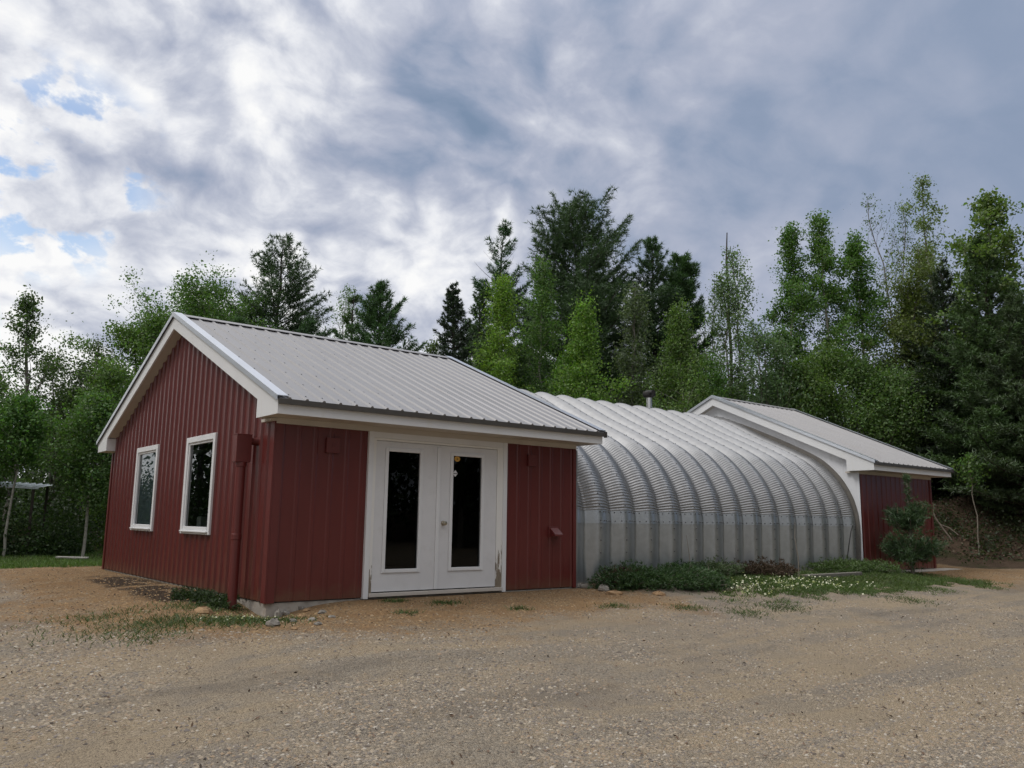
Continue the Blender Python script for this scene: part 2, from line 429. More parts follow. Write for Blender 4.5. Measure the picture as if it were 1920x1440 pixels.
    N.l(h, b.inputs['Height']); N.l(b.outputs[0], p.inputs['Normal'])
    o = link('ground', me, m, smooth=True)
    tag(o, 'gravel yard with an orange sandy apron, lawn strip and leaf covered banks', 'ground', kind='structure')
make_ground()

# ------------------------------------------------------------------ ribbed sheets
def rib_u(u0, u1, pitch, ph, h, extra=(), wb=.036, wt=.017):
    us = [(u0, 0.0), (u1, 0.0)]
    k = math.floor((u0-ph)/pitch)
    c = ph+k*pitch
    while c < u1+pitch:
        for d, v in ((-wb, 0), (-wt, h), (wt, h), (wb, 0)):
            if u0 < c+d < u1: us.append((c+d, v))
        c += pitch
    us.sort()
    U = [a for a, _ in us]; H = [b for _, b in us]
    for e in extra:
        if u0 < e < u1 and all(abs(e-q) > 1e-4 for q in U):
            us.append((e, float(np.interp(e, U, H))))
    us.sort(); return us

def ribbed_wall(mb, axis, sgn, off, u0, u1, ztop, zbot, holes=(), pitch=.2286, ph=.11, h=.024, extra=()):
    """vertical ribbed sheet. axis 0: plane x=off spanning y; axis 1: plane y=off spanning x. ribs stand out along sgn"""
    ex = list(extra)
    for a, b, _, _ in holes: ex += [a, b]
    us = rib_u(u0, u1, pitch, ph, h, ex)
    def P(u, hh, z): return (off+sgn*hh, u, z) if axis == 0 else (u, off+sgn*hh, z)
    for (ua, ha), (ub, hb) in zip(us[:-1], us[1:]):
        um = (ua+ub)/2; spans = [(None, None)]
        for a, b, z0, z1 in holes:
            if a < um < b: spans = [(None, z0), (z1, None)]
        for s0, s1 in spans:
            za0 = zbot if s0 is None else s0; zb0 = za0
            za1 = ztop(ua) if s1 is None else s1; zb1 = ztop(ub) if s1 is None else s1
            if za1 <= za0: continue
            q = [P(ua, ha, za0), P(ub, hb, zb0), P(ub, hb, zb1), P(ua, ha, za1)]
            mb.poly(q if (axis == 1) == (sgn < 0) else q[::-1])

def hexbolt(mb, c, n, r=.014, h=.012, m=1):
    n = Vector(n).normalized(); t = n.orthogonal().normalized(); b = n.cross(t); c = Vector(c)
    k = len(mb.v)
    for q in (0, h):
        for j in range(6):
            a = j*pi/3; mb.v.append(tuple(c+n*q+(t*math.cos(a)+b*math.sin(a))*r))
    mb.f.append([k+6+j for j in range(6)]); mb.m.append(m)
    for j in range(6):
        j2 = (j+1) % 6; mb.f.append([k+j, k+j2, k+6+j2, k+6+j]); mb.m.append(m)

def make_roof(root, width):
    x0, x1 = -O1, width+O2
    sl = Vector((0, 1, SL)).normalized(); nf = Vector((0, -SL, 1)).normalized(); nb = Vector((0, SL, 1)).normalized()
    mb = MB()
    us = rib_u(x0, x1, .2286, x0+.13, .021, wb=.026, wt=.010)
    yE = -EO-.045; zE = E1-.045*SL
    for (ua, ha), (ub, hb) in zip(us[:-1], us[1:]):
        def Q(u, h, t, n, back):
            y = yE+(D/2-yE)*t; z = zE+(PK-zE)*t
            if back: y = D-y
            return (u, y+n[1]*h, z+n[2]*h)
        mb.poly([Q(ua, ha, 0, nf, 0), Q(ub, hb, 0, nf, 0), Q(ub, hb, 1, nf, 0), Q(ua, ha, 1, nf, 0)])
        mb.poly([Q(ua, ha, 0, nb, 1), Q(ua, ha, 1, nb, 1), Q(ub, hb, 1, nb, 1), Q(ub, hb, 0, nb, 1)])
        # the sheet's lower face, so that the eave edge has thickness
        mb.poly([Q(ua, -.006, 0, nf, 0), Q(ua, ha, 0, nf, 0), Q(ub, hb, 0, nf, 0), Q(ub, -.006, 0, nf, 0)][::-1])
    rng = R_(5)
    c = x0+.13+.055
    while c < x1-.03:
        for t in np.linspace(.04, .96, 8):
            y = yE+(D/2-yE)*t; z = zE+(PK-zE)*t
            hexbolt(mb, (c+rng.normal()*.004, y+rng.normal()*.008, z), nf, .009, .008)
        c += .2286
    roof = mb.build('roof', [M['roof'], M['screw']], root)
    # ridge cap: two thin flanges over the ribs with dark closure gaps showing below
    mb = MB()
    for s in (0, 1):
        prof = [(D/2, PK+.035), (D/2-.16, PK+.035-.16*SL), (D/2-.16, PK+.031-.16*SL-.004), (D/2, PK+.028)]
        if s: prof = [(D-a, b) for a, b in prof]
        mb.ext(prof, 0, x0-.01, x1+.01)
    mb.build('ridge_cap', M['roof'], roof)
    for xa, xb in ((x0-.035, x0+.11), (x1-.11, x1+.03)):
        mb = MB()
        for s in (0, 1):
            top = [(yE, zE+.03), (D/2, PK+.041), (D/2, PK+.049), (yE, zE+.038)]
            if s: top = [(D-a, b) for a, b in top][::-1]
            mb.ext(top, 0, xa, xb)
            xo = xa if xa < 0 else xb-.006
            lip = [(yE, zE-.03), (D/2, PK-.025), (D/2, PK+.041), (yE, zE+.03)]
            if s: lip = [(D-a, b) for a, b in lip][::-1]
            mb.ext(lip, 0, xo, xo+.006)
        mb.build('rake_flashing', M['flash'], roof)
    for yy in (0, 1):
        mb = MB()
        y0, y1 = (-EO-.05, -EO-.012) if yy == 0 else (D+EO+.012, D+EO+.05)
        mb.box(x0-.005, x1+.02, y0, y1, E1-.085, E1-.022)
        mb.box(x1+.02, x1+.05, y0-.012, y1, E1-.10, E1-.005)
        mb.build('drip_edge', M['drip'], root)
    # fascias
    T = .235
    for side, xa in (('near', x0), ('far', x1-.03)):
        mb = MB()
        yi = .19
        for s in (0, 1):
            quads = [[(-EO, E0), (yi, E0), (yi, zr(yi)-T), (yi, zr(yi)-.02), (-EO, zr(-EO)-.02)],
                     [(yi, zr(yi)-T), (D/2, PK-T), (D/2, PK-.02), (yi, zr(yi)-.02)]]
            for q in quads:
                if s: q = [(D-a, b) for a, b in q][::-1]
                mb.ext(q, 0, xa, xa+.03)
            # return box side at the inner end of the block
            xi, xo = (xa+.03, 0.0) if side == 'near' else (width, xa)
            b0, b1 = (yi-.02, yi) if s == 0 else (D-yi, D-yi+.02)
            mb.box(xi, xo, b0, b1, E0, zr(yi)-T)
        mb.build('rake_fascia', M['white'], root)
        mb = MB()
        for s in (0, 1):
            q = [(yi, zr(yi)-T+.012), (D/2, PK-T+.012), (D/2, PK-T+.03), (yi, zr(yi)-T+.03)]
            if s: q = [(D-a, b) for a, b in q][::-1]
            mb.ext(q, 0, xi, xo)
            b0, b1 = (-EO, yi-.02) if s == 0 else (D-yi+.02, D+EO)
            mb.box(xi, xo, b0+.03, b1, E0+.004, E0+.02)
        mb.build('rake_soffit', M['soffit'], root)
    for ya in (-EO, D+EO-.03):
        mb = MB(); mb.box(x0+.03, x1-.03, ya, ya+.03, E0, E1-.03); mb.build('eave_fascia', M['white'], root)
    for s in (0, 1):
        mb = MB(); a, b = (-EO+.03, 0) if s == 0 else (D, D+EO-.03)
        mb.box(.0, width, a, b, E0+.004, E0+.02); mb.build('eave_soffit', M['soffit'], root)
    mb = MB(); mb.box(-.005, width+.0, -.035, -.0, HS, E0+.003)
    mb.box(-.075, -.0, -.03, .30, 2.243, E0-.003)
    mb.build('frieze_board', M['soffit'], root)
    return roof

# ------------------------------------------------------------------ near shed
shed = empty('shed', (0, 0, 0), 'red metal shed with white double glass doors under a grey metal roof', 'shed')
set_roof(4.335)
make_roof(shed, W)
top_g = lambda y: min(zr(y), zr(y))-.03
WIN = [(2.02, 3.30), (4.80, 6.08)]
WZ0, WZ1 = .770, 2.240
mb = MB()
ribbed_wall(mb, 0, -1, 0.0, 0.085, D-.06, top_g, 0.0, [(a+.06, b-.06, WZ0+.06, WZ1-.06) for a, b in WIN], ph=.2, extra=(D/2,))
mb.build('gable_wall', M['red'], shed)
DX0, DX1, DZ = 1.325, 3.735, 2.215
mb = MB()
ribbed_wall(mb, 1, -1, 0.0, .085, W-.05, lambda x: HS+.02, 0.0, [(DX0+.05, DX1-.05, -1, DZ)], ph=.1, h=.009)
mb.build('front_wall', M['red'], shed)
mb = MB()
ribbed_wall(mb, 0, 1, W, 0, D, top_g, 0.0, (), extra=(D/2,)); mb.build('inner_gable_wall', M['red'], shed)
mb = MB()
ribbed_wall(mb, 1, 1, D, 0, W, lambda x: HS+.05, 0.0, ()); mb.build('back_wall', M['red'], shed)
for xa, ya in ((0, 0),):
    mb = MB()
    mb.box(-.027, .0, -.027, .10, -.015, 2.243); mb.box(.0, .10, -.027, .0, -.015, HS+.0)
    mb.build('corner_trim', M['red_trim'], shed, bevel=.004)
mb = MB(); mb.box(W-.055, W+.012, -.024, .02, -.015, HS); mb.build('corner_trim', M['red_trim'], shed, bevel=.004)
mb = MB(); mb.box(-.027, .02, D-.065, D+.02, -.015, 2.25); mb.build('corner_trim', M['red_trim'], shed, bevel=.004)
mb = MB(); mb.box(.015, W-.015, .015, D-.015, -.7, -.012); mb.build('foundation', M['concrete'], shed, bevel=.01)
mb = MB(); mb.box(.06, W-.06, .06, D-.06, -.011, .03); mb.build('floor', M['inside'], shed)
mb = MB()
mb.box(.02, W-.02, D-.10, D-.08, .03, 2.3); mb.box(W-.08, W-.06, .1, D-.1, .03, 2.5); mb.box(.05, W-.08, .1, D-.1, 2.5, 2.53)
mb.build('added_dark_lining', M['inside'], shed)  # lining added to keep the room dark behind the door glass

# double door
yd = -.022
mb = MB()
mb.box(DX0, DX0+.075, -.045, .03, -.02, DZ); mb.box(DX1-.075, DX1, -.045, .03, -.02, DZ)
mb.box(DX0+.075, DX1-.075, -.035, .03, 2.135, DZ)
mb.build('door_casing', M['white'], shed, bevel=.003)
mb = MB()
mb.box(DX0+.075, 1.448, -.03, .05, -.0, 2.133); mb.box(3.548, DX1-.075, -.03, .05, 0, 2.133); mb.box(1.448, 3.548, -.026, .05, 2.102, 2.133)
mb.build('door_jamb', M['jamb'], shed)
mb = MB(); mb.box(DX0+.08, DX1-.08, -.07, .06, .002, .05); mb.build('threshold', M['soffit'], shed, bevel=.004)
def leaf(x0, x1, px0, px1, astragal):
    z0, z1 = .066, 2.096; pz0, pz1 = .355, 1.965
    mb = MB()
    ya, yb = yd, yd+.045
    mb.box(x0, px0, ya, yb, z0, z1); mb.box(px1, x1, ya, yb, z0, z1)
    mb.box(px0, px1, ya, yb, z0, pz0); mb.box(px0, px1, ya, yb, pz1, z1)
    d = mb.build('door', M['door'], shed)
    mb = MB(); k = .045
    mb.box(px0-k, px0+.006, ya-.016, ya, pz0-k, pz1+k); mb.box(px1-.006, px1+k, ya-.016, ya, pz0-k, pz1+k)
    mb.box(px0+.006, px1-.006, ya-.016, ya, pz0-k, pz0+.006); mb.box(px0+.006, px1-.006, ya-.016, ya, pz1-.006, pz1+k)
    mb.build('glazing_frame', M['white'], d, bevel=.006)
    mb = MB(); mb.poly([(px0, ya+.02, pz0), (px1, ya+.02, pz0), (px1, ya+.02, pz1), (px0, ya+.02, pz1)])
    mb.build('pane', M['door_glass'], d)
    if astragal:
        mb = MB(); mb.box(x1-.045, x1+.012, ya-.018, ya, z0, z1-.03); mb.build('astragal', M['white'], d, bevel=.006)
    else:
        kx, kz = 2.585, .985
        mb = MB()
        pts = [(kx, ya-.001, kz), (kx, ya-.012, kz), (kx, ya-.03, kz), (kx, ya-.045, kz), (kx, ya-.062, kz), (kx, ya-.068, kz)]
        mb.tube(pts, [.036, .034, .015, .032, .030, .012], 20)
        mb.build('knob', M['brass'], d, smooth=True)
        # round amber mark and stick-on white diamond inside the glass
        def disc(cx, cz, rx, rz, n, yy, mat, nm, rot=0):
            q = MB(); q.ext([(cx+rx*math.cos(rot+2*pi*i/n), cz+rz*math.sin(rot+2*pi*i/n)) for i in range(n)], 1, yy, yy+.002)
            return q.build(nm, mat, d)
        s = disc(px0+.085, pz1-.045, .052, .04, 20, ya+.012, M['amber'], 'mark'); tag(s, 'round amber mark with a dark centre')
        disc(px0+.085, pz1-.047, .012, .009, 10, ya+.009, M['black'], 'mark_centre')
        s = disc(px0+.055, 1.705, .044, .05, 4, ya+.012, M['white'], 'mark'); tag(s, 'small white stick-on diamond')
        q = MB(); q.box(px0+.022, px0+.088, ya+.008, ya+.010, 1.700, 1.709); q.build('sticker_band', M['black'], d)
    return d
leaf(1.452, 2.496, 1.640, 2.165, True)
leaf(2.500, 3.544, 2.730, 3.258, False)

def window(a, b, blind):
    mb = MB()
    w = mb
    t = .085
    x0, x1 = -.055, .03
    w.box(x0, x1, a, a+t, WZ0, WZ1); w.box(x0, x1, b-t, b, WZ0, WZ1)
    w.box(x0, x1, a+t, b-t, WZ1-t, WZ1); w.box(x0, x1, a+t, b-t, WZ0, WZ0+.06)
    f = w.build('window', M['white'], shed, bevel=.004)
    mb = MB(); s = .035; c0, c1 = a+t, b-t; e0, e1 = WZ0+.06, WZ1-t
    xs0, xs1 = -.035, .012
    mb.box(xs0, xs1, c0, c0+s, e0, e1); mb.box(xs0, xs1, c1-s, c1, e0, e1)
    mb.box(xs0, xs1, c0+s, c1-s, e1-s, e1); mb.box(xs0-.018, xs1, c0+s, c1-s, e0, e0+.05)
    mb.build('sash', M['white'], f, bevel=.004)
    mb = MB(); mb.poly([(-.012, c0+s, e0+.05), (-.012, c0+s, e1-s), (-.012, c1-s, e1-s), (-.012, c1-s, e0+.05)]); mb.build('pane', M['glass'], f)
    mb = MB(); mb.box(x0-.03, x0-.002, a+.05, b-.05, WZ0+.03, WZ0+.05); mb.build('sill', M['white'], f, bevel=.004)
    if blind:
        mb = MB(); mb.box(.03, .036, c0, c1, e0, e1); mb.build('blind', M['blind'], f)
    return f
tag(window(*WIN[0], False), 'clear window without a blind'); tag(window(*WIN[1], True), 'window with a grey blind drawn behind the glass')

# vent pipe, cover plates, dryer hood
mb = MB()
mb.box(-.30, -.10, .50, .64, 1.735, 2.09); mb.box(-.305, -.095, .495, .645, 2.088, 2.10)
v = mb.build('vent_pipe', M['red_trim'], shed, bevel=.004)
mb = MB(); mb.tube([(-.095, .57, 2.015), (-.03, .57, 2.015), (.0, .57, 2.015)], [.05, .05, .058], 16); mb.build('elbow', M['red_trim'], v, smooth=True)
mb = MB()
mb.tube([(-.20, .57, 1.74), (-.20, .57, 1.68), (-.20, .57, 1.675), (-.20, .57, .82), (-.20, .57, .815), (-.20, .57, .75), (-.20, .57, .745), (-.20, .57, -.45)],
        [.068, .068, .060, .060, .066, .066, .060, .060], 20)
mb.build('down_pipe', M['red_trim'], v, smooth=True)
for xa, xb, za, zb in ((.697, .888, 1.883, 2.085), (4.16, 4.325, 1.885, 2.065)):
    mb = MB(); mb.box(xa, xb, -.045, .0, za, zb); mb.box((xa+xb)/2-.02, (xa+xb)/2+.02, -.051, -.045, (za+zb)/2-.02, (za+zb)/2+.02)
    mb.build('cover_plate', M['red_trim'], shed, bevel=.006)
mb = MB(); mb.ext([(-.0, .80), (-.15, .80), (-.15, .83), (-.03, .93), (0, .93)], 0, 4.63, 4.80)
mb.box(4.61, 4.82, -.024, 0, .77, .95)
mb.build('vent_hood', M['red_trim'], shed, bevel=.005)
bx = MB(); bx.box(.06, .16, 2.72, 2.90, .83, 1.02); bx.box(.064, .156, 2.724, 2.896, 1.02, 1.03)
o = bx.build('storage_box', M['plastic'], None, bevel=.006); tag(o, 'small pale box standing inside the clear gable window', 'box')
bx = MB(); bx.box(.045, .22, 2.1, 3.22, .795, .83); bx.build('window_shelf', M['white'], shed)

# ------------------------------------------------------------------ far shed
far = empty('shed', (XF, 0, 0), 'smaller red shed with a white gable at the end of the metal arch', 'shed')
set_roof(4.425)
make_roof(far, WF)
mb = MB(); ribbed_wall(mb, 0, -1, 0.0, 0, D, top_g, 0.0, (), h=.004, pitch=.30, extra=(D/2,)); mb.build('white_gable_wall', M['wall_white'], far)
mb = MB(); ribbed_wall(mb, 1, -1, 0.0, 0.02, WF-.05, lambda x: HS+.02, 0.0, (), ph=.1, h=.016); mb.build('front_wall', M['red'], far)
mb = MB(); ribbed_wall(mb, 0, 1, WF, 0, D, top_g, 0.0, (), extra=(D/2,)); mb.build('end_wall', M['red'], far)
mb = MB(); ribbed_wall(mb, 1, 1, D, 0, WF, lambda x: HS+.05, 0.0, ()); mb.build('back_wall', M['red'], far)
mb = MB(); mb.box(WF-.06, WF+.025, -.022, .05, -.01, HS); mb.build('corner_trim', M['red_trim'], far, bevel=.004)
mb = MB(); mb.box(.02, WF-.01, .02, D-.02, -.6, -.01); mb.box(.7, WF+.55, -.45, .018, -.6, -.015)
mb.build('foundation', M['concrete'], far, bevel=.01)

# ------------------------------------------------------------------ the steel arch between them
arch = empty('arch_building', (W, 0, 0), 'corrugated galvanized steel arch building joining the two red sheds', 'arch building')
PRF = np.array([(.05, -.15), (.05, .30), (.035, .92), (.055, 1.20), (.095, 1.44), (.20, 1.74), (.42, 2.11), (.73, 2.44), (1.08, 2.69), (1.75, 3.02), (2.45, 3.33), (3.1, 3.60), (3.5, 3.735), (D/2, 3.85)])
def smooth_curve(P, n=900):
    # Catmull-Rom through the profile points, then even arc length
    P = np.vstack([2*P[0]-P[1], P, [2*P[-1][0]-P[-2][0], P[-2][1]]]); out = []
    for i in range(1, len(P)-2):
        t = np.linspace(0, 1, 60, endpoint=False)[:, None]; a, b, c, d = P[i-1], P[i], P[i+1], P[i+2]
        out.append(.5*((2*b)+(c-a)*t+(2*a-5*b+4*c-d)*t*t+(3*b-a-3*c+d)*t**3))
    q = np.vstack(out+[P[-2][None]]); s = np.concatenate([[0], np.cumsum(np.linalg.norm(np.diff(q, axis=0), axis=1))])
    return s, q
SS, QQ = smooth_curve(PRF)
def prof(s):
    y = np.interp(s, SS, QQ[:, 0]); z = np.interp(s, SS, QQ[:, 1]); e = .03
    ty = np.interp(s+e, SS, QQ[:, 0])-np.interp(s-e, SS, QQ[:, 0]); tz = np.interp(s+e, SS, QQ[:, 1])-np.interp(s-e, SS, QQ[:, 1])
    l = np.hypot(ty, tz)+1e-9
    return y, z, -tz/l, ty/l       # outward normal (for the front half)
s_of_z = lambda z: float(np.interp(z, QQ[:, 1], SS))
S_LAP0, S_LAP1 = s_of_z(1.035), s_of_z(1.25); S_R1 = s_of_z(2.72); S_TOP = SS[-1]
# crest line positions (right edge of the bolted crest) and the section between two crests
PITCH, C0 = .630, 5.93
RIP = .056
sec = [(-.035, 0.0), (.02, .0), (.12, .024), (.22, .066), (.32, .128), (.385, .168), (.425, .135), (.485, .062), (.54, .022)]
cols = []
k = -1
while True:
    for i, (dx, dep) in enumerate(sec):
        x = C0+k*PITCH+dx
        if W+.01 <= x <= XF-.045: cols.append((x, dep, i))
    k += 1
    if C0+k*PITCH > XF+1: break
def lerp_col(x):
    xs_ = [C0+kk*PITCH+dx for kk in range(-2, 17) for dx, _ in sec]; ds = [d for _ in range(-2, 17) for _, d in sec]
    return float(np.interp(x, xs_, ds))
cols = [(W+.005, lerp_col(W+.005), 9)]+cols+[(XF-.04, lerp_col(XF-.04), 9)]
cx = np.array([c[0] for c in cols]); cd = np.array([c[1] for c in cols])
INSET = .09
def inset(y): return INSET-.13*S(2.2, 3.9, y)
def arch_rows(svals, ripple=False, lift=0.0, mirror=False):
    sv = np.asarray(svals); y, z, ny, nz = prof(sv)
    off = np.full(len(sv), lift)
    V = np.zeros((len(sv), len(cx), 3))
    if ripple:
        ph = (sv-S_LAP1)/RIP
        tri = np.sin(2*pi*ph)
        amp = .0125*np.clip((S_R1+.05-sv)/.5, 0, 1)**.6
        rp = tri*amp
    else: rp = np.zeros(len(sv))
    crest = np.where(cd < .01, .25, 1.0)
    d = -(inset(y)[:, None]+cd[None])+off[:, None]+rp[:, None]*crest[None]
    V[..., 0] = cx[None]; V[..., 1] = y[:, None]+ny[:, None]*d; V[..., 2] = z[:, None]+nz[:, None]*d
    if mirror: V[..., 1] = D-V[..., 1]
    i = np.arange(V.shape[0]*V.shape[1]).reshape(V.shape[:2])
    q = np.stack([i[:-1, :-1], i[:-1, 1:], i[1:, 1:], i[1:, :-1]], -1).reshape(-1, 4)
    if mirror: q = q[:, ::-1]
    return V.reshape(-1, 3), q
def arch_part(name, specs, mat, bolts=None, shift=W):
    Vs, Fs, b = [], [], 0
    for sp in specs:
        v, f = arch_rows(*sp); Vs.append(v); Fs.append(f+b); b += len(v)
    V = np.vstack(Vs); mats = [0]*len(Fs)
    if bolts is not None and len(bolts.v):
        Vs.append(np.array(bolts.v)); hexf = [f for f in bolts.f if len(f) == 6]; qf = [f for f in bolts.f if len(f) == 4]
        Fs += [np.array(hexf)+b, np.array(qf)+b]; mats += [1, 1]; V = np.vstack(Vs)
    V = V-np.array([shift, 0, 0])
    return link(name, mesh_np(name, V, Fs, mats), [mat, M['screw']], arch)
def apt(x, s, extra=0.0):
    y, z, ny, nz = prof(np.array([s])); dep = lerp_col(x)
    q = -(float(inset(y)[0])+dep)+extra
    return (x, float(y[0]+ny[0]*q), float(z[0]+nz[0]*q)), (0, float(ny[0]), float(nz[0]))
bolt_lo, bolt_hi = MB(), MB()
for kk in range(0, 14):
    xc = C0+kk*PITCH
    for s in np.arange(s_of_z(.1), S_LAP0, .21):
        hexbolt(bolt_lo, *apt(xc-.018, s), r=.012)
    for s in (S_LAP0+.03, S_LAP1-.03):
        for dx in (-.025, .08, .15, .27, .36, .44, .52):
            if xc+dx < XF-.06:
                hexbolt(bolt_hi, *apt(xc+dx, s, .007), r=.011)
    for s in np.arange(S_LAP1+.1, S_TOP, .2):
        hexbolt(bolt_hi, *apt(xc-.018, s, .004), r=.011)
    for s in (S_R1+.05, S_R1+.27):
        for dx in (.1, .27, .40):
            if xc+dx < XF-.06: hexbolt(bolt_hi, *apt(xc+dx, s, .004), r=.011)
low = [s_of_z(-.1), s_of_z(.3), s_of_z(.7), S_LAP0-.001]
band = [S_LAP0-.02, (S_LAP0+S_LAP1)/2, S_LAP1]
arch_part('side_wall', [(low,), (band, False, .006)], M['galv_low'], bolt_lo)
tag(arch_part('side_wall', [(low, False, 0, True)], M['galv_low']))
band = [S_LAP0-.02, (S_LAP0+S_LAP1)/2, S_LAP1]
rip = list(np.arange(S_LAP1, S_R1+.05, RIP/4))
up_ = list(np.linspace(rip[-1], S_TOP, 24))
arch_part('arch_roof', [(rip, True, .004), (up_, False, .004), ([S_LAP0]+list(np.linspace(S_LAP1, S_TOP, 50)), False, 0, True)], M['galv'], bolt_hi)
# flashing strip against the white gable
sv = np.linspace(s_of_z(-.1), S_TOP, 90); y, z, ny, nz = prof(sv)
mb = MB()
for a in range(len(sv)-1):
    for mir in (0, 1):
        Y = lambda v: D-v if mir else v
        q = [(XF-.045, Y(y[a]+ny[a]*-.13), z[a]+nz[a]*-.13), (XF-.045, Y(y[a]), z[a]), (XF-.045, Y(y[a+1]), z[a+1]), (XF-.045, Y(y[a+1]+ny[a+1]*-.13), z[a+1]+nz[a+1]*-.13)]
        mb.poly(q if mir else q[::-1])
        q = [(XF-.045, Y(y[a]), z[a]), (XF-.005, Y(y[a]), z[a]), (XF-.005, Y(y[a+1]), z[a+1]), (XF-.045, Y(y[a+1]), z[a+1])]
        mb.poly(q if mir else q[::-1])
for s in np.arange(.4, S_TOP, .55):
    yy, zz, n1, n2 = prof(np.array([s])); hexbolt(mb, (XF-.045, float(yy[0]-n1[0]*.05*1), float(zz[0]-n2[0]*.05)), (-1, 0, 0), .012, .008)
mb.build('end_flashing', [M['flashing'], M['screw']], arch, shift=(W, 0, 0))
mb = MB(); mb.box(W+.03, XF-.06, .12, D-.12, -.5, -.02); mb.build('foundation', M['concrete'], arch, shift=(W, 0, 0))
mb = MB(); mb.box(W+.02, W+.06, -.0, .07, -.1, 2.2); mb.build('end_flashing', M['galv_low'], arch, shift=(W, 0, 0))
mb = MB(); mb.tube([(12.05, 4.5, 3.45), (12.05, 4.5, 4.30)], .078, 24)
pp = mb.build('stove_pipe', M['steel'], arch, smooth=True, shift=(W, 0, 0))
mb = MB()
mb.tube([(12.05, 4.5, 4.25), (12.05, 4.5, 4.27), (12.05, 4.5, 4.30), (12.05, 4.5, 4.36), (12.05, 4.5, 4.41), (12.05, 4.5, 4.43), (12.05, 4.5, 4.445)], [.085, .12, .165, .175, .155, .10, .06], 24)
mb.tube([(11.99, 4.36, 4.36), (11.93, 4.24, 4.36)], [.07, .06], 14)
mb.build('rain_cap', M['black'], pp, smooth=True, shift=(W, 0, 0))

# ------------------------------------------------------------------ plants: generators
def unit(v): return v/(np.linalg.norm(v, axis=-1, keepdims=True)+1e-9)

def leaf_quads(C, size, rng, up=.35, asp=.62, b=0):
    n = len(C); nor = unit(rng.normal(size=(n, 3))+np.array([0, 0, up])); t = unit(np.cross(nor, rng.normal(size=(n, 3)))); bt = np.cross(nor, t)
    s = (size*(.45+1.05*rng.random(n)))[:, None]
    V = np.stack([C-t*s*.5, C+bt*s*asp*.5, C+t*s*.5, C-bt*s*asp*.5], 1).reshape(-1, 3)
    return V, (np.arange(n*4).reshape(n, 4)+b)

def tuft_tris(C, Dr, L, k, rng, w=.012, spread=.8, b=0):
    n = len(C); d = unit(np.repeat(Dr, k, 0)+rng.normal(size=(n*k, 3))*spread); c = np.repeat(C, k, 0)
    side = unit(np.cross(d, rng.normal(size=(n*k, 3)))); l = (L*(.7+.6*rng.random(n*k)))[:, None]
    V = np.stack([c-side*w, c+side*w, c+d*l], 1).reshape(-1, 3)
    return V, (np.arange(n*k*3).reshape(-1, 3)+b)

class Tubes:
    def __init__(s): s.V = []; s.F = []; s.b = 0
    def add(s, P, r, n=5):
        P = np.asarray(P, float); r = np.broadcast_to(np.asarray(r, float), len(P))
        T = unit(np.gradient(P, axis=0)); ref = np.array([.31, .74, .2]); A = unit(np.cross(T, ref)); B = np.cross(T, A)
        a = np.arange(n)*2*pi/n
        V = P[:, None]+(A[:, None]*np.cos(a)[None, :, None]+B[:, None]*np.sin(a)[None, :, None])*r[:, None, None]
        i = np.arange(len(P)*n).reshape(len(P), n)+s.b; j = np.roll(i, -1, 1)
        s.F.append(np.stack([i[:-1], j[:-1], j[1:], i[1:]], -1).reshape(-1, 4)); s.V.append(V.reshape(-1, 3)); s.b += len(P)*n
    def mesh(s, name): return mesh_np(name, np.vstack(s.V), [np.vstack(s.F)])

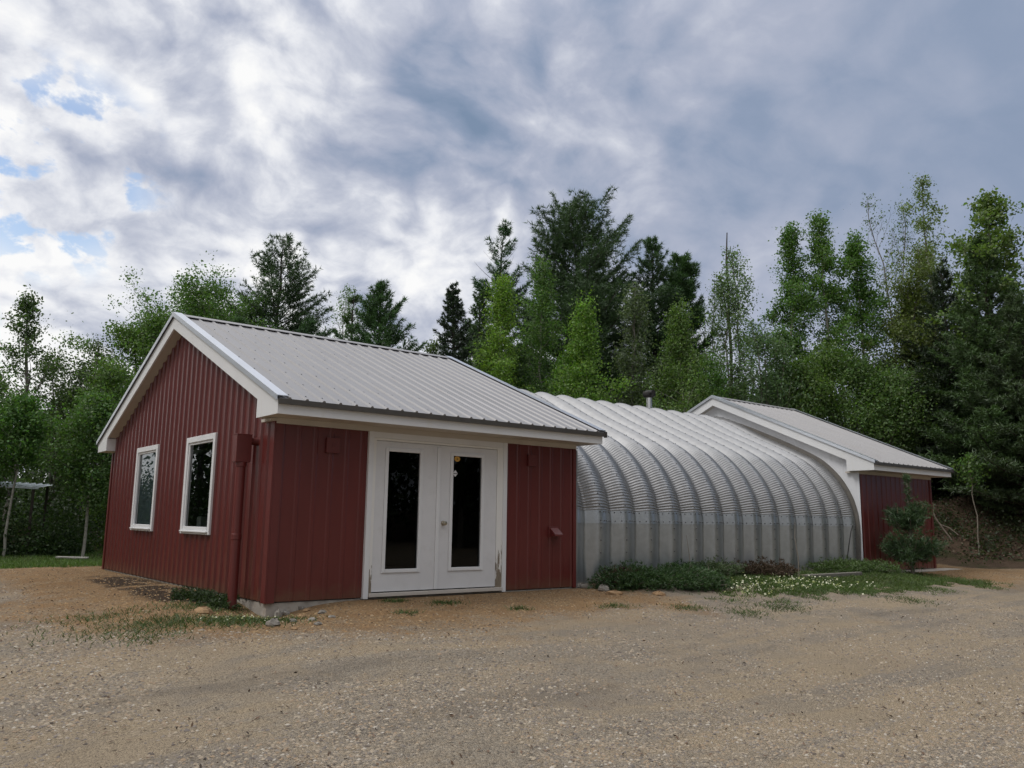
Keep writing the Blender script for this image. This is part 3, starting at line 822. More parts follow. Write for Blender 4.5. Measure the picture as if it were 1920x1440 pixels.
DENS = 1.6
SHAPES = {
    'cone': lambda t: np.interp(t, [0, .2, .5, .8, 1], [.8, 1, .72, .36, .06]),
    'ovate': lambda t: np.interp(t, [0, .2, .45, .75, 1], [.5, .9, 1, .65, .12]),
    'round': lambda t: np.interp(t, [0, .25, .55, .85, 1], [.55, .95, 1, .75, .3]),
    'column': lambda t: np.interp(t, [0, .15, .5, .8, 1], [.6, .9, .95, .7, .15]),
    'poplar': lambda t: np.interp(t, [0, .3, .6, .85, 1], [.9, 1, .75, .45, .12]),
}
def broadleaf(H, Rd, seed, base=.22, limbs=26, leaves=9000, leaf=.09, shape='ovate', clump=.22, up=.55, r0=None, subs=4, twig=True, lean=0.0, stems=1, topbare=0.0, taper=2.4, wexp=2.2, thin=.55, jit=(.5, 1.2)):
    rng = R_(seed); tb = Tubes(); r0 = r0 or .011*H+.02; CC = []
    for st in range(stems):
        k = 14; t = np.linspace(0, 1, k); az0 = rng.random()*6.28
        fl = 0 if stems == 1 else .20*Rd*2
        wob = np.cumsum(rng.normal(size=(k, 2)), 0)*H*.006
        P = np.zeros((k, 3)); P[:, 2] = t*H*(1 if st == 0 else rng.uniform(.75, .97))
        P[:, 0] = wob[:, 0]-wob[0, 0]+lean*H*t**1.5+fl*math.cos(az0)*t; P[:, 1] = wob[:, 1]-wob[0, 1]+fl*math.sin(az0)*t
        tb.add(P, r0*(1-t)**.8/(1 if stems == 1 else 1.4)+.008, 7)
        nl = max(4, limbs//stems); az = rng.random()*6.28
        for i in range(nl):
            u = (i+rng.random())/nl; tt = base+(1-base)*u**.9
            p0 = np.array([np.interp(tt, t, P[:, c]) for c in range(3)])
            az += 2.4+rng.normal()*.5
            L = Rd*SHAPES[shape](u)*rng.uniform(*jit)*min(1, ((1-tt)*H/(taper*Rd))**.7+.06)
            el = up+rng.normal()*.15+.35*u
            dh = np.array([math.cos(az)*math.cos(el), math.sin(az)*math.cos(el), math.sin(el)])
            s = np.linspace(0, 1, 6)
            Q = p0+s[:, None]*dh*L*1.1+np.array([0, 0, 1])*(s**2)[:, None]*L*.15+np.cumsum(rng.normal(size=(6, 3)), 0)*L*.03
            rr = max(.008, r0*.32*(1-tt)+.006)
            tb.add(Q, rr*(1-s*.8), 5)
            cl = [Q[3], Q[4], Q[5]]
            for _ in range(subs):
                q = rng.uniform(.25, 1); q0 = np.array([np.interp(q, s, Q[:, c]) for c in range(3)])
                d2 = unit(dh+rng.normal(size=3)*.75+np.array([0, 0, .25])); l2 = L*rng.uniform(.25, .5)
                e = q0+d2*l2; mid = q0+d2*l2*.5+rng.normal(size=3)*l2*.08
                if twig: tb.add([q0, mid, e], [rr*.4, rr*.25, .003], 3)
                cl += [mid, e]
            if u < 1-topbare or rng.random() < .25: CC += cl
        CC += [P[-1], P[-2]]
    CC = np.array(CC)
    # knot the leaves into clumps so the crown has light and dark masses and gaps
    sub = CC[rng.integers(0, len(CC), len(CC)*2)]+rng.normal(size=(len(CC)*2, 3))*clump*.9
    ctr = np.vstack([CC, sub]); ctr = ctr[rng.random(len(ctr)) > .12]
    wts = rng.random(len(ctr))**wexp; wts /= wts.sum()
    leaves = int(leaves*DENS); idx = rng.choice(len(ctr), leaves, p=wts)
    C = ctr[idx]+np.clip(rng.normal(size=(leaves, 3)), -1.45, 1.45)*clump*np.array([1, 1, .7])
    C = C[C[:, 2] > H*base*.55]
    C = C[rng.random(len(C)) > thin*np.clip(C[:, 2]/H, 0, 1)**5]
    V, F = leaf_quads(C, leaf, rng)
    return tb.mesh('trunk'), mesh_np('crown', V, [F])

def pine(H, Rd, seed, base=.18, spacing=.55, per=5, tufts=3000, nl=.16, top=.85, droop=0.0, gaps=.12, shape=None, k=7, r0=None, bare=0.0, w=.016):
    """white pine: tiers of up-curved branches carrying needle tufts"""
    rng = R_(seed); tb = Tubes(); r0 = r0 or .014*H+.03
    t = np.linspace(0, 1, 12); wob = np.cumsum(rng.normal(size=(12, 2)), 0)*H*.004
    P = np.stack([wob[:, 0]-wob[0, 0], wob[:, 1]-wob[0, 1], t*H], -1); tb.add(P, r0*(1-t)**.9+.01, 7)
    shp = shape or (lambda u: np.interp(u, [0, .15, .35, .7, .9, 1], [.7, .95, 1, .6, .28, .06]))
    C, Dv = [], []
    z = H*base; az = rng.random()*6
    while z < H*.985:
        u = (z-H*base)/(H*(1-base)); n = per+rng.integers(-1, 2)
        for i in range(n):
            az += 2*pi/n+rng.normal()*.25
            if rng.random() < gaps: continue
            L = Rd*shp(u)*rng.uniform(.45, 1.18)+.12
            el = -droop+.15+.75*u**1.5+rng.normal()*.1
            p0 = np.array([np.interp(z/H, t, P[:, 0]), np.interp(z/H, t, P[:, 1]), z+rng.normal()*.12])
            s = np.linspace(0, 1, 6); dh = np.array([math.cos(az), math.sin(az), 0.])
            Q = p0+s[:, None]*dh*L*math.cos(el)+np.array([0, 0, 1.])*(s*math.sin(el)+(.22-droop*.2)*s**2.2)[:, None]*L
            tb.add(Q, max(.010, r0*.32*(1-u))*(1-.8*s), 4)
            if u > 1-bare and rng.random() < .75: continue
            side = np.cross(dh, [0, 0, 1.])
            m = max(5, int(L/.11))
            for j in range(m):
                q = .25+.75*(j+.5)/m; b0 = np.array([np.interp(q, s, Q[:, c]) for c in range(3)])
                for sg in (-1, 1):
                    if rng.random() < .2: continue
                    d2 = unit(dh*.8+side*sg*rng.uniform(.5, 1.1)+np.array([0, 0, .25+.3*rng.random()-droop*.6]))
                    l2 = L*.34*(1.15-q*.7)*rng.uniform(.6, 1.2)
                    nt = max(2, int(l2/.085))
                    a = (np.arange(nt)+1.)/nt
                    C.append(b0+d2*(a*l2)[:, None]); Dv.append(np.repeat(d2[None], nt, 0))
            C.append(Q[-1:]); Dv.append(unit(Q[-1:]-Q[-2:-1]))
        z += spacing*(1-.35*u)*rng.uniform(.8, 1.2)
    C = np.vstack(C+[P[-1:]]); Dv = np.vstack(Dv+[np.array([[0, 0, 1.]])])
    if len(C) > tufts:
        ix = rng.choice(len(C), tufts, replace=False); C, Dv = C[ix], Dv[ix]
    elif len(C) < tufts*.6:
        ix = rng.integers(0, len(C), int(tufts*.7)); C = np.vstack([C, C[ix]+rng.normal(size=(len(ix), 3))*.07]); Dv = np.vstack([Dv, Dv[ix]])
    V, F = tuft_tris(C, unit(Dv+np.array([0, 0, .25])), nl, k, rng, w=w)
    return tb.mesh('trunk'), mesh_np('crown', V, [F])

def spruce(H, Rd, seed, tufts=9000, nl=.13, base=.08, droop=.22, gaps=.08):
    return pine(H, Rd, seed, base=base, spacing=.27, per=8, tufts=tufts, nl=nl, droop=droop, gaps=gaps, k=6, w=.018,
                shape=lambda u: np.interp(u, [0, .1, .5, 1], [.9, 1, .58, .03]))

def plant_tree(name, label, cat, x, y, z, meshes, bark, leafmat, color, group=None, rot=0.0):
    root = empty(name, (x, y, z), label, cat, group); root.rotation_euler[2] = rot
    tr = link('trunk', meshes[0], bark, root, smooth=True)
    cr = link('crown', meshes[1], leafmat, root); cr.color = (*color, 1)
    return root

GREEN = (.115, .208, .052); BRIGHT = (.165, .280, .046); MIDG = (.110, .215, .052); DARK = (.080, .140, .052); PINE = (.066, .138, .058)
PINE_L = (.092, .160, .070); SPR = (.044, .078, .042); PALE = (.165, .240, .105); YEL = (.125, .195, .050); OLIVE = (.098, .150, .052); GREY = (.120, .180, .090)

# px, distance, top py, crown width px, kind, colour, label
T = [
 # --- the left of the yard
 (8, 35, 545, 165, 'airy', DARK, 'tall dark airy poplar at the edge of the yard, rising above the pale sheet roof'),
 (85, 38, 668, 130, 'holey', OLIVE, 'dull olive leafy tree between the tall airy poplar and the dark round maple'),
 (150, 36, 640, 130, 'holey', DARK, 'dark small-leaved maple showing sky between its limbs, before the oak'),
 (215, 31, 690, 120, 'bushy', GREEN, 'mid green leafy tree pressed against the rear corner of the red gable'),
 (262, 36, 565, 150, 'oak', GREEN, 'lower rounded oak beside the gable peak with pale limbs showing'),
 (385, 37, 508, 200, 'oak', MIDG, 'broad crowned green oak behind the gable peak, next to the tall pine'),
 (160, 28.5, 748, 160, 'whitebirch', GREEN, 'young birch with a bent white trunk rising behind the lawn'),
 (12, 29, 752, 170, 'highbirch', MIDG, 'leafy green birch with a thin pale trunk in front of the sheet roof'),
 (-75, 30, 700, 190, 'bushy', GREEN, 'green maple partly outside the picture beside the leafy birch'),
 # --- behind the near roof
 (497, 38, 440, 165, 'pine', PINE, 'tall pointed white pine alone above the middle of the near roof'),
 (425, 34, 600, 90, 'lowpine', PINE_L, 'low bushy pine peeping over the ridge beneath the broad oak'),
 (560, 35, 606, 130, 'lowpine', PINE, 'low dark pine showing just over the ridge beneath the tall pointed pine'),
 (604, 41, 524, 120, 'bare', PALE, 'nearly leafless pale maple just beyond the tall pointed pine'),
 (644, 36, 548, 66, 'thinpine', PINE_L, 'thin pine with a naked leader beside the squat pine'),
 (692, 35, 541, 150, 'pine', PINE, 'squat spreading pine with long lower boughs behind the ridge'),
 (735, 33, 690, 90, 'sapling', GREEN, 'small leafy birch showing over the ridge under the squat pine'),
 (806, 36, 640, 70, 'sparse', PALE, 'small pale half-leafed tree in the sky gap beside the dark spruce'),
 # --- centre
 (852, 34, 533, 92, 'spruce', SPR, 'narrow blackish spruce at the edge of the sky gap'),
 (890, 37, 548, 110, 'spruce', DARK, 'second dark spruce tucked behind the narrow blackish one'),
 (930, 39, 428, 120, 'deadtop', PINE, 'white pine with a bare dead crown beside the giant pine'),
 (1062, 37, 388, 250, 'bigpine', PINE, 'giant white pine with a wide crown, the biggest tree of the wood'),
 (940, 29, 524, 96, 'aspen', BRIGHT, 'slender bright green aspen at the end of the near roof ridge'),
 (1012, 31, 498, 118, 'aspen', GREEN, 'mid green aspen in front of the giant pine'),
 (1106, 28.5, 572, 135, 'aspen', BRIGHT, 'yellow green aspen with two pale stems above the arch'),
 (1232, 38, 448, 110, 'pine', PINE, 'slim white pine standing next to the giant pine'),
 (1282, 39, 483, 100, 'flagpine', PINE, 'dark ragged pine leaning away from the slim white pine'),
 (1192, 32, 548, 100, 'sparse', GREY, 'grey green half-leafed poplar in front of the slim white pine'),
 (1288, 28.5, 572, 125, 'aspen', MIDG, 'rich green aspen behind the stove pipe'),
 (1340, 41, 535, 100, 'bare', GREY, 'leafless grey birch in the sky gap beyond the ragged pine'),
 (1388, 35, 462, 120, 'sparse', PALE, 'thin birch with sparse pale leaves beside the dead snag'),
 (1448, 30, 606, 140, 'willow', GREY, 'silvery grey green willow behind the peak of the far roof'),
 (1222, 30, 660, 120, 'sapling', DARK, 'dark leafy sapling between the two aspens behind the arch'),
 (1355, 30, 650, 110, 'sapling', GREEN, 'green sapling between the rich green aspen and the silvery willow'),
 (985, 30, 640, 130, 'sapling', DARK, 'dark leafy sapling under the slender bright aspen'),
 (1060, 29.5, 645, 100, 'sapling', GREEN, 'green birch sapling squeezed between two aspens in front of the giant pine'),
 (905, 30, 640, 80, 'sapling', DARK, 'shaded sapling below the dark spruces at the roof end'),
 # --- right-hand wood
 (1496, 33, 430, 95, 'aspen2', GREEN, 'poplar with a narrow split top at the edge of the open sky'),
 (1582, 33, 398, 118, 'aspen2', GREEN, 'tallest dense green poplar behind the far roof'),
 (1638, 34, 436, 90, 'aspen2', GREEN, 'shorter poplar with a rounded top just beyond the tallest dense green one'),
 (1540, 31, 655, 150, 'bushy', GREEN, 'leafy ash filling the wood just above the far roof'),
 (1640, 31, 672, 150, 'bushy', GREEN, 'shaded leafy tree over the lower slope of the far roof'),
 (1704, 38, 358, 110, 'bare', GREY, 'tall nearly bare poplar with fine upright twigs'),
 (1712, 34, 468, 118, 'bushy', YEL, 'yellow green maple coming into leaf below the bare poplar'),
 (1773, 36, 332, 115, 'sparse', PALE, 'tallest pale poplar with fluffy new leaves'),
 (1802, 33, 500, 130, 'spruce', SPR, 'dark spruce in front of the tallest pale poplar'),
 (1896, 32, 360, 150, 'maple', YEL, 'maple with big yellowish leaf bunches against the sky at the wood edge'),
 (1893, 31, 440, 190, 'hemlock', DARK, 'huge dark hemlock with sweeping boughs beneath the yellowish maple'),
 (1735, 34, 640, 170, 'hemlock', SPR, 'dark hemlock behind the end of the far roof'),
 (1700, 32, 690, 130, 'bushy', OLIVE, 'olive leafy understorey tree over the far roof end'),
 (1835, 34, 620, 150, 'hemlock', SPR, 'dark hemlock above the leaf covered bank'),
 (1940, 30, 560, 190, 'hemlock', DARK, 'dark hemlock partly outside the picture above the bank'),
 (1800, 33.5, 700, 120, 'bushy', GREEN, 'leafy green understorey tree between two dark hemlocks'),
]
for i, (px, rad, tp, wd, kind, col, label) in enumerate(T):
    x, y = at(px, rad); z = float(ground(x, y))-.1
    H = z_at(px, tp, rad)-z; Rd = wd/2*rad/F_PX; sd = 100+i*7; rng = R_(sd)
    col = tuple(c*rng.uniform(.9, 1.12) for c in col); lm, bk, nm, cat = M['leaf'], M['bark_grey'], 'broadleaf_tree', 'tree'
    if kind == 'aspen': ms = broadleaf(H, Rd*1.55, sd, .22, 50, 15000, .075, 'cone', .18, .5, r0=.05, subs=4, taper=3.4, wexp=1.6); bk = M['bark_pale']; nm = 'aspen_tree'
    elif kind == 'aspen2': ms = broadleaf(H, Rd*1.45, sd, .30, 36, 14000, .088, 'ovate', .17, .5, r0=.075, subs=4, taper=4.6, wexp=2.6, jit=(.35, 1.3)); nm = 'poplar_tree'; bk = M['bark_pale2']
    elif kind == 'airy': ms = broadleaf(H, Rd*1.25, sd, .2, 40, 6500, .10, 'column', .15, .55, subs=4, taper=3); nm = 'poplar_tree'
    elif kind == 'bushy': ms = broadleaf(H, Rd*1.2, sd, .15, 40, 19000, .085, 'round', .24, .5, stems=2)
    elif kind == 'holey': ms = broadleaf(H, Rd*1.3, sd, .2, 44, 9000, .09, 'round', .17, .5, subs=5, stems=3)
    elif kind == 'oak': ms = broadleaf(H*.90, Rd*1.3, sd, .3, 54, 24000, .095, 'round', .24, .40, stems=3, taper=.8, subs=5, wexp=1.0, thin=.0); nm = 'oak_tree'
    elif kind == 'whitebirch': ms = broadleaf(H, Rd*1.15, sd, .36, 44, 15000, .085, 'round', .2, .45, r0=.042, lean=.02); bk = M['bark_pale']; nm = 'birch_tree'
    elif kind == 'highbirch': ms = broadleaf(H, Rd*1.15, sd, .56, 36, 9000, .085, 'round', .18, .55, r0=.038, lean=.01); bk = M['bark_pale']; nm = 'birch_tree'
    elif kind == 'sapling': ms = broadleaf(H, Rd*1.2, sd, .12, 34, 10000, .085, 'ovate', .2, .5, r0=.05, stems=2); nm = 'sapling_tree'
    elif kind == 'bare': ms = broadleaf(H, Rd*1.1, sd, .3, 60, 2600, .080, 'round', .15, .85, r0=.07, subs=7, stems=2); nm = 'bare_tree'
    elif kind == 'sparse': ms = broadleaf(H, Rd*1.15, sd, .25, 52, 8000, .095, 'column', .16, .8, r0=.07, subs=5, stems=2); nm = 'poplar_tree'
    elif kind == 'willow': ms = broadleaf(H, Rd*1.2, sd, .12, 50, 9500, .085, 'round', .18, .9, r0=.06, subs=5, stems=4); nm = 'willow_tree'
    elif kind == 'maple': ms = broadleaf(H, Rd*1.2, sd, .35, 34, 9000, .12, 'round', .17, .6, subs=4, wexp=3.0); nm = 'maple_tree'
    else:
        lm, bk = M['needle'], M['bark_dark']; nm = 'pine_tree'
        if kind == 'pine': ms = pine(H, Rd*1.4, sd, .2, .42, 7, 11000, .19)
        elif kind == 'bigpine': ms = pine(H, Rd*1.1, sd, .2, .46, 8, 24000, .22, gaps=.12, shape=lambda u: np.interp(u, [0, .2, .45, .68, .88, 1], [.7, .95, 1, .82, .50, .14]))
        elif kind == 'lowpine': ms = pine(H, Rd*1.2, sd, .1, .4, 7, 9000, .19)
        elif kind == 'thinpine': ms = pine(H, Rd*1.1, sd, .15, .5, 5, 3200, .18, bare=.35, gaps=.25)
        elif kind == 'deadtop': ms = pine(H, Rd*1.15, sd, .2, .45, 6, 8500, .2, bare=.28, gaps=.18, shape=lambda u: np.interp(u, [0, .3, .7, 1], [.9, 1, .75, .25]))
        elif kind == 'flagpine': ms = pine(H, Rd*1.2, sd, .25, .42, 6, 8500, .19, gaps=.25, shape=lambda u: np.interp(u, [0, .4, .8, 1], [.5, 1, .7, .12]))
        elif kind == 'spruce': ms = spruce(H, Rd*1.9, sd, 12000); nm = 'spruce_tree'
        elif kind == 'hemlock': ms = spruce(H, Rd*1.2, sd, 15000, .15, .05, .12, .08); nm = 'hemlock_tree'
    plant_tree(nm, label, cat, x, y, z, ms, bk, lm, col)

# bare snag
x, y = at(1378, 36.5); z = float(ground(x, y)); H = z_at(1378, 436, 36.5)-z
tb = Tubes(); t = np.linspace(0, 1, 10); rng = R_(3)
P = np.stack([np.cumsum(rng.normal(size=10))*.03, np.cumsum(rng.normal(size=10))*.03, t*H], -1); tb.add(P, .07*(1-t)**.6+.022, 8)
tb.add([P[8], P[8]+[.1, -.12, .35], P[8]+[.12, -.16, .65]], [.035, .025, .012], 5); tb.add([P[7], P[7]+[-.2, .15, .35]], [.03, .01], 5)
root = empty('dead_tree', (x, y, z), 'dead dark snag with a forked broken tip poking above the sparse birch', 'dead tree')
link('trunk', tb.mesh('trunk'), M['bark_dark'], root)

# sapling on the bank
p = gpt(1836, 1036); H = 3.3
x, y = at(1832, math.hypot(p[0]-CAM[0], p[1]-CAM[1])); rad = math.hypot(x-CAM[0], y-CAM[1])
z = float(ground(x, y)); H = z_at(1830, 858, rad)-z
plant_tree('sapling_tree', 'thin lone maple sapling with a small green top standing on the leafy bank', 'tree', x, y, z,
           broadleaf(H, .40, 901, .68, 11, 600, .085, 'round', .13, .5, r0=.014, subs=3), M['sapling_bark'], M['leaf'], GREEN)

# small white pine before the far shed: separate tiers and a bare leader
def young_pine():
    p = gpt(1668, 1062); rad = math.hypot(p[0]-CAM[0], p[1]-CAM[1])
    base = np.array([14.95, -.75, 0.]); base[2] = float(ground(base[0], base[1]))
    rng = R_(77); tb = Tubes(); H = 2.15
    tb.add([(0, 0, 0), (.01, .01, 1.0), (-.02, 0, H)], [.045, .03, .012], 7)
    C, Dv = [], []
    for z0, n, L, th in ((.30, 10, .66, .14), (.52, 8, .58, .16), (1.04, 9, .44, .12), (1.25, 6, .32, .14)):
        for i in range(n):
            az = i*2*pi/n+rng.normal()*.25; l = L*rng.uniform(.7, 1.1); dh = np.array([math.cos(az), math.sin(az), .12])
            e = np.array([0, 0, z0])+dh*l+np.array([0, 0, rng.uniform(.05, .32)])
            tb.add([(0, 0, z0), np.array([0, 0, z0])+dh*l*.5, e], [.014, .011, .006], 4)
            m = 50
            a = rng.uniform(.22, 1, m)[:, None]
            C.append(np.array([0, 0, z0])+(e-[0, 0, z0])*a+rng.normal(size=(m, 3))*np.array([.08, .08, .6*th])); Dv.append(np.repeat(unit(dh+np.array([0, 0, .5]))[None], m, 0))
    C.append(np.stack([rng.normal(size=60)*.012, rng.normal(size=60)*.012, np.linspace(1.3, H, 60)], -1)); d = rng.normal(size=(60, 3)); d[:, 2] = np.abs(d[:, 2])*.6; Dv.append(unit(d))
    C.append(np.array([0, 0, H])+rng.normal(size=(25, 3))*.03); Dv.append(np.repeat([[0, 0, 1.]], 25, 0))
    C = np.vstack(C); Dv = np.vstack(Dv)
    V, F = tuft_tris(C, Dv, .12, 8, rng, w=.008, spread=.65)
    r = plant_tree('pine_tree', 'small young pine with a bare leader growing in front of the far red wall', 'tree', *base, (tb.mesh('trunk'), mesh_np('crown', V, [F])), M['sapling_bark'], M['needle'], (.085, .145, .068))
    cm = mat_leaf('pine_candles', .1, 0, 0, (.26, .25, .15))
    q0 = []
    for k in range(26):
        az = rng.random()*6.28; rr = rng.uniform(.3, .62) if k % 2 else rng.uniform(.2, .5); zz = .70 if k % 2 and rng.random() < .5 else 1.42
        q0.append((rr*math.cos(az), rr*math.sin(az), zz+rng.normal()*.06))
    q0 += [(.03*k-.03, .01, H) for k in range(3)]
    for q in q0:
        mb = MB(); mb.tube([q, (q[0], q[1], q[2]+.10)], [.011, .006], 5); mb.build('candle', cm, r)
young_pine()

# ------------------------------------------------------------------ low plants in the bed
def sprawl(name, label, cat, pts, color, seed, n=160, L=.32, hgt=.28, mat=None, nl=.055, k=7, dens=9):
    """creeping shrub: arching sprays over a patch given by (x, y, rx, ry) lobes"""
    rng = R_(seed); tb = Tubes(); C, Dv = [], []; o = np.array([pts[0][0], pts[0][1], 0.])
    o[2] = float(ground(o[0], o[1]))
    for (px, py, rx, ry) in pts:
        for i in range(n):
            a = rng.random()*6.28; q = math.sqrt(rng.random()); x = px+rx*q*math.cos(a); y = py+ry*q*math.sin(a)
            zg = float(ground(x, y)); h = hgt*(1-.75*q**2)*rng.uniform(.5, 1.1)
            dirv = unit(np.array([math.cos(a)*.8+rng.normal()*.5, math.sin(a)*.8-.3+rng.normal()*.5, .35+rng.normal()*.15]))
            s0 = np.array([x, y, zg+h*.6]); e = s0+dirv*L*rng.uniform(.6, 1.1)
            if i % 2 == 0: tb.add([np.array([x, y, zg-.02]), s0, e], [.008, .006, .003], 4)
            t = rng.uniform(0, 1, dens)[:, None]; C.append(s0+(e-s0)*t+rng.normal(size=(dens, 3))*.035); Dv.append(np.repeat(dirv[None], dens, 0))
    C = np.vstack(C); C[:, 2] = np.maximum(C[:, 2], ground(C[:, 0], C[:, 1])+.01)
    V, F = tuft_tris(C-o, np.vstack(Dv), nl, k, rng, w=.007, spread=.75)
    tb.V = [v-o for v in tb.V]
    root = empty(name, tuple(o), label, cat)
    link('branches', tb.mesh('branches'), M['sapling_bark'], root)
    c = link('foliage', mesh_np('foliage', V, [F]), mat or M['needle'], root); c.color = (*color, 1)
def lobe(u, v, rx, ry):
    p = gpt(u, v); return (p[0], p[1], rx, ry)
JUN = (.060, .115, .040)
sprawl('juniper_shrub', 'wide creeping juniper spreading at the foot of the arch beside the near shed', 'shrub',
       [lobe(1180, 1092, .55, .42), lobe(1240, 1094, .65, .42), lobe(1300, 1096, .55, .36)], JUN, 11, 230, .26, .21)
sprawl('juniper_shrub', 'small dark rounded juniper close to the arch wall behind the creeping one', 'shrub',
       [(7.75, -.25, .38, .22)], (.040, .080, .032), 12, 150, .18, .28)
sprawl('wispy_shrub', 'wispy grey green bush between the dark juniper and the dead brown one', 'shrub',
       [(8.55, -.25, .45, .22)], (.085, .125, .055), 13, 110, .3, .26)
sprawl('dead_shrub', 'dead brown tangled juniper against the arch wall', 'shrub',
       [(9.7, -.45, .65, .28)], (.10, .06, .05), 14, 150, .26, .2, M['dead'])
sprawl('ground_juniper', 'low light green mat juniper beside the young pine', 'shrub',
       [(12.4, -.4, .75, .35), (13.5, -.5, .85, .38)], (.095, .155, .045), 15, 200, .22, .19)
sprawl('dead_shrub', 'rusty dead sprigs at the edge of the creeping juniper by the shed corner', 'shrub',
       [(5.85, -.35, .22, .2)], (.13, .06, .03), 16, 60, .2, .22, M['dead'])
sprawl('leafy_weed', 'dark leafy weed clump around the foot of the red vent pipe', 'plant',
       [(-.30, .85, .2, .45), (-.40, 1.45, .18, .3)], (.050, .085, .030), 17, 45, .09, .045)

def blades(name, label, cat, X, Y, h, color, seed, w=.006, mat=None, lean=.5):
    rng = R_(seed); n = len(X); Z = ground(X, Y)-.01; a = rng.random(n)*6.28
    hh = h*(.5+.8*rng.random(n)); b = np.stack([X, Y, Z], -1); sd = np.stack([np.cos(a), np.sin(a), 0*a], -1)*w
    tip = b+np.stack([rng.normal(size=n)*lean*hh, rng.normal(size=n)*lean*hh, hh], -1)
    V = np.stack([b-sd, b+sd, tip], 1).reshape(-1, 3)
    o = link(name, mesh_np(name, V, [np.arange(n*3).reshape(n, 3)]), mat or M['grassy']); o.color = (*color, 1)
    return tag(o, label, cat, kind='stuff')
rng = R_(21)
n = 60000; X = rng.uniform(-9, 5, n); Y = rng.uniform(8.6, 21, n); nz = fbm(X, Y, .8, 4, 12)-.5
k = (Y+.9*nz+.05*X > 9.3) & ((X < -.15) | (Y > D+.3)); X, Y = X[k], Y[k]
blades('lawn_grass', 'strip of short green lawn beyond the red gable', 'grass', X, Y, .075, (.105, .175, .040), 22, .011)
n = 62000; X = rng.uniform(5.9, 16.3, n); Y = rng.uniform(-3.2, -.05, n); nz = fbm(X, Y, .8, 4, 12)-.5; nf = fbm(X, Y, 3, 3, 14)-.5
k = (S(-3.1, -1.7, Y+1.0*nz+.5*nf+.05*(X-9))*S(16.2, 14.2, X+.8*nz)*S(5.9, 7.2, X) > .45+.5*(rng.random(n)-.5)) & (nf+nz > -.14); X, Y = X[k], Y[k]
blades('bed_ground_cover', 'low green weeds and moss covering the bed before the arch', 'ground cover', X, Y, .055, (.085, .130, .036), 23, .008, lean=1.0)
XX, YY = [], []
for u, v, r, m in ((250, 1180, .6, 700), (330, 1165, .5, 650), (180, 1160, .55, 450), (390, 1140, .5, 900), (440, 1165, .5, 1000), (480, 1165, .45, 800), (285, 1195, .3, 200), (740, 1128, .12, 170), (835, 1132, .18, 260), (760, 1150, .12, 120), (975, 1142, .12, 120), (1150, 1137, .2, 200), (1290, 1140, .25, 260), (1400, 1150, .3, 350), (1470, 1140, .35, 420), (1700, 1125, .4, 420)):
    p = gpt(u, v); XX.append(p[0]+rng.normal(size=m)*r*.7); YY.append(p[1]+rng.normal(size=m)*r*.5)
X, Y = np.concatenate(XX), np.concatenate(YY); k = ~((X > 0) & (Y > 0)); X, Y = X[k], Y[k]
blades('weed_tufts', 'scattered tufts of low weeds in the orange gravel near the sheds', 'weeds', X, Y, .05, (.075, .112, .035), 24, .007, lean=1.0)
# white blossom
def flowers(name, label, X, Y, h, size, seed):
    rng = R_(seed); C = np.stack([X, Y, ground(X, Y)+h*(.6+.8*rng.random(len(X)))], -1)
    V, F = leaf_quads(C, size, rng, up=1.6, asp=.9)
    o = link(name, mesh_np(name, V, [F]), M['petal']); tag(o, label, 'flowers', kind='stuff')
p1 = gpt(1430, 1104); p2 = gpt(1540, 1100); q = []
for p, rx, ry, m in ((p1, .95, .45, 140), (p2, 1.1, .6, 150), (gpt(1480, 1095), 1.1, .5, 80)):
    q.append(np.stack([p[0]+rng.normal(size=m)*rx*.6, p[1]+rng.normal(size=m)*ry*.6], -1))
q = np.vstack(q); q = q[q[:, 1] < -.3]
flowers('white_flowers', 'patch of small white flowers in the bed before the arch', q[:, 0], q[:, 1], .07, .035, 31)
blades('flower_leaves', 'green leaves under the white flowers before the arch', 'ground cover', np.repeat(q[:, 0], 9)+rng.normal(size=len(q)*9)*.06, np.repeat(q[:, 1], 9)+rng.normal(size=len(q)*9)*.06, .06, (.085, .14, .030), 33, .009, lean=.9)
p = gpt(455, 1163); q = np.stack([p[0]+rng.normal(size=90)*.22, p[1]+rng.normal(size=90)*.13], -1)
flowers('clover_flowers', 'tiny white flowers among the weeds by the concrete corner', q[:, 0], q[:, 1], .045, .018, 32)

# undergrowth and leaf litter on the banks
def scatter_quads(name, label, cat, X, Y, h, size, mat, color, seed, up=.5, kind='stuff', asp=.62):
    rng = R_(seed); C = np.stack([X, Y, ground(X, Y)+h*np.abs(rng.normal(size=len(X)))+.01], -1)
    V, F = leaf_quads(C, size, rng, up=up, asp=asp); o = link(name, mesh_np(name, V, [F]), mat); o.color = (*color, 1)
    tag(o, label, cat, kind=kind)
n = 26000; X = rng.uniform(18.5, 30, n); Y = rng.uniform(-9, 12, n); k = ground(X, Y) > .12; X, Y = X[k], Y[k]
scatter_quads('leaf_litter', 'brown fallen leaves covering the bank beyond the far shed', 'leaf litter', X, Y, .015, .085, M['litter'], (1, 1, 1), 41, 1.5)
def clumps(n, x0, x1, y0, y1, m, sg, cond):
    cx_, cy_ = rng.uniform(x0, x1, n), rng.uniform(y0, y1, n); k = cond(cx_, cy_); cx_, cy_ = cx_[k], cy_[k]
    return np.repeat(cx_, m)+rng.normal(size=len(cx_)*m)*sg, np.repeat(cy_, m)+rng.normal(size=len(cx_)*m)*sg
X, Y = clumps(300, 19, 31, -7, 10, 190, .34, lambda a, b: (ground(a, b) > .15) & (fbm(a, b, .6, 3, 50) > .5))
scatter_quads('bank_undergrowth', 'low green and brown brambles growing on the bank beyond the far shed', 'undergrowth', X, Y, .22, .08, M['leaf'], (.055, .078, .030), 42)
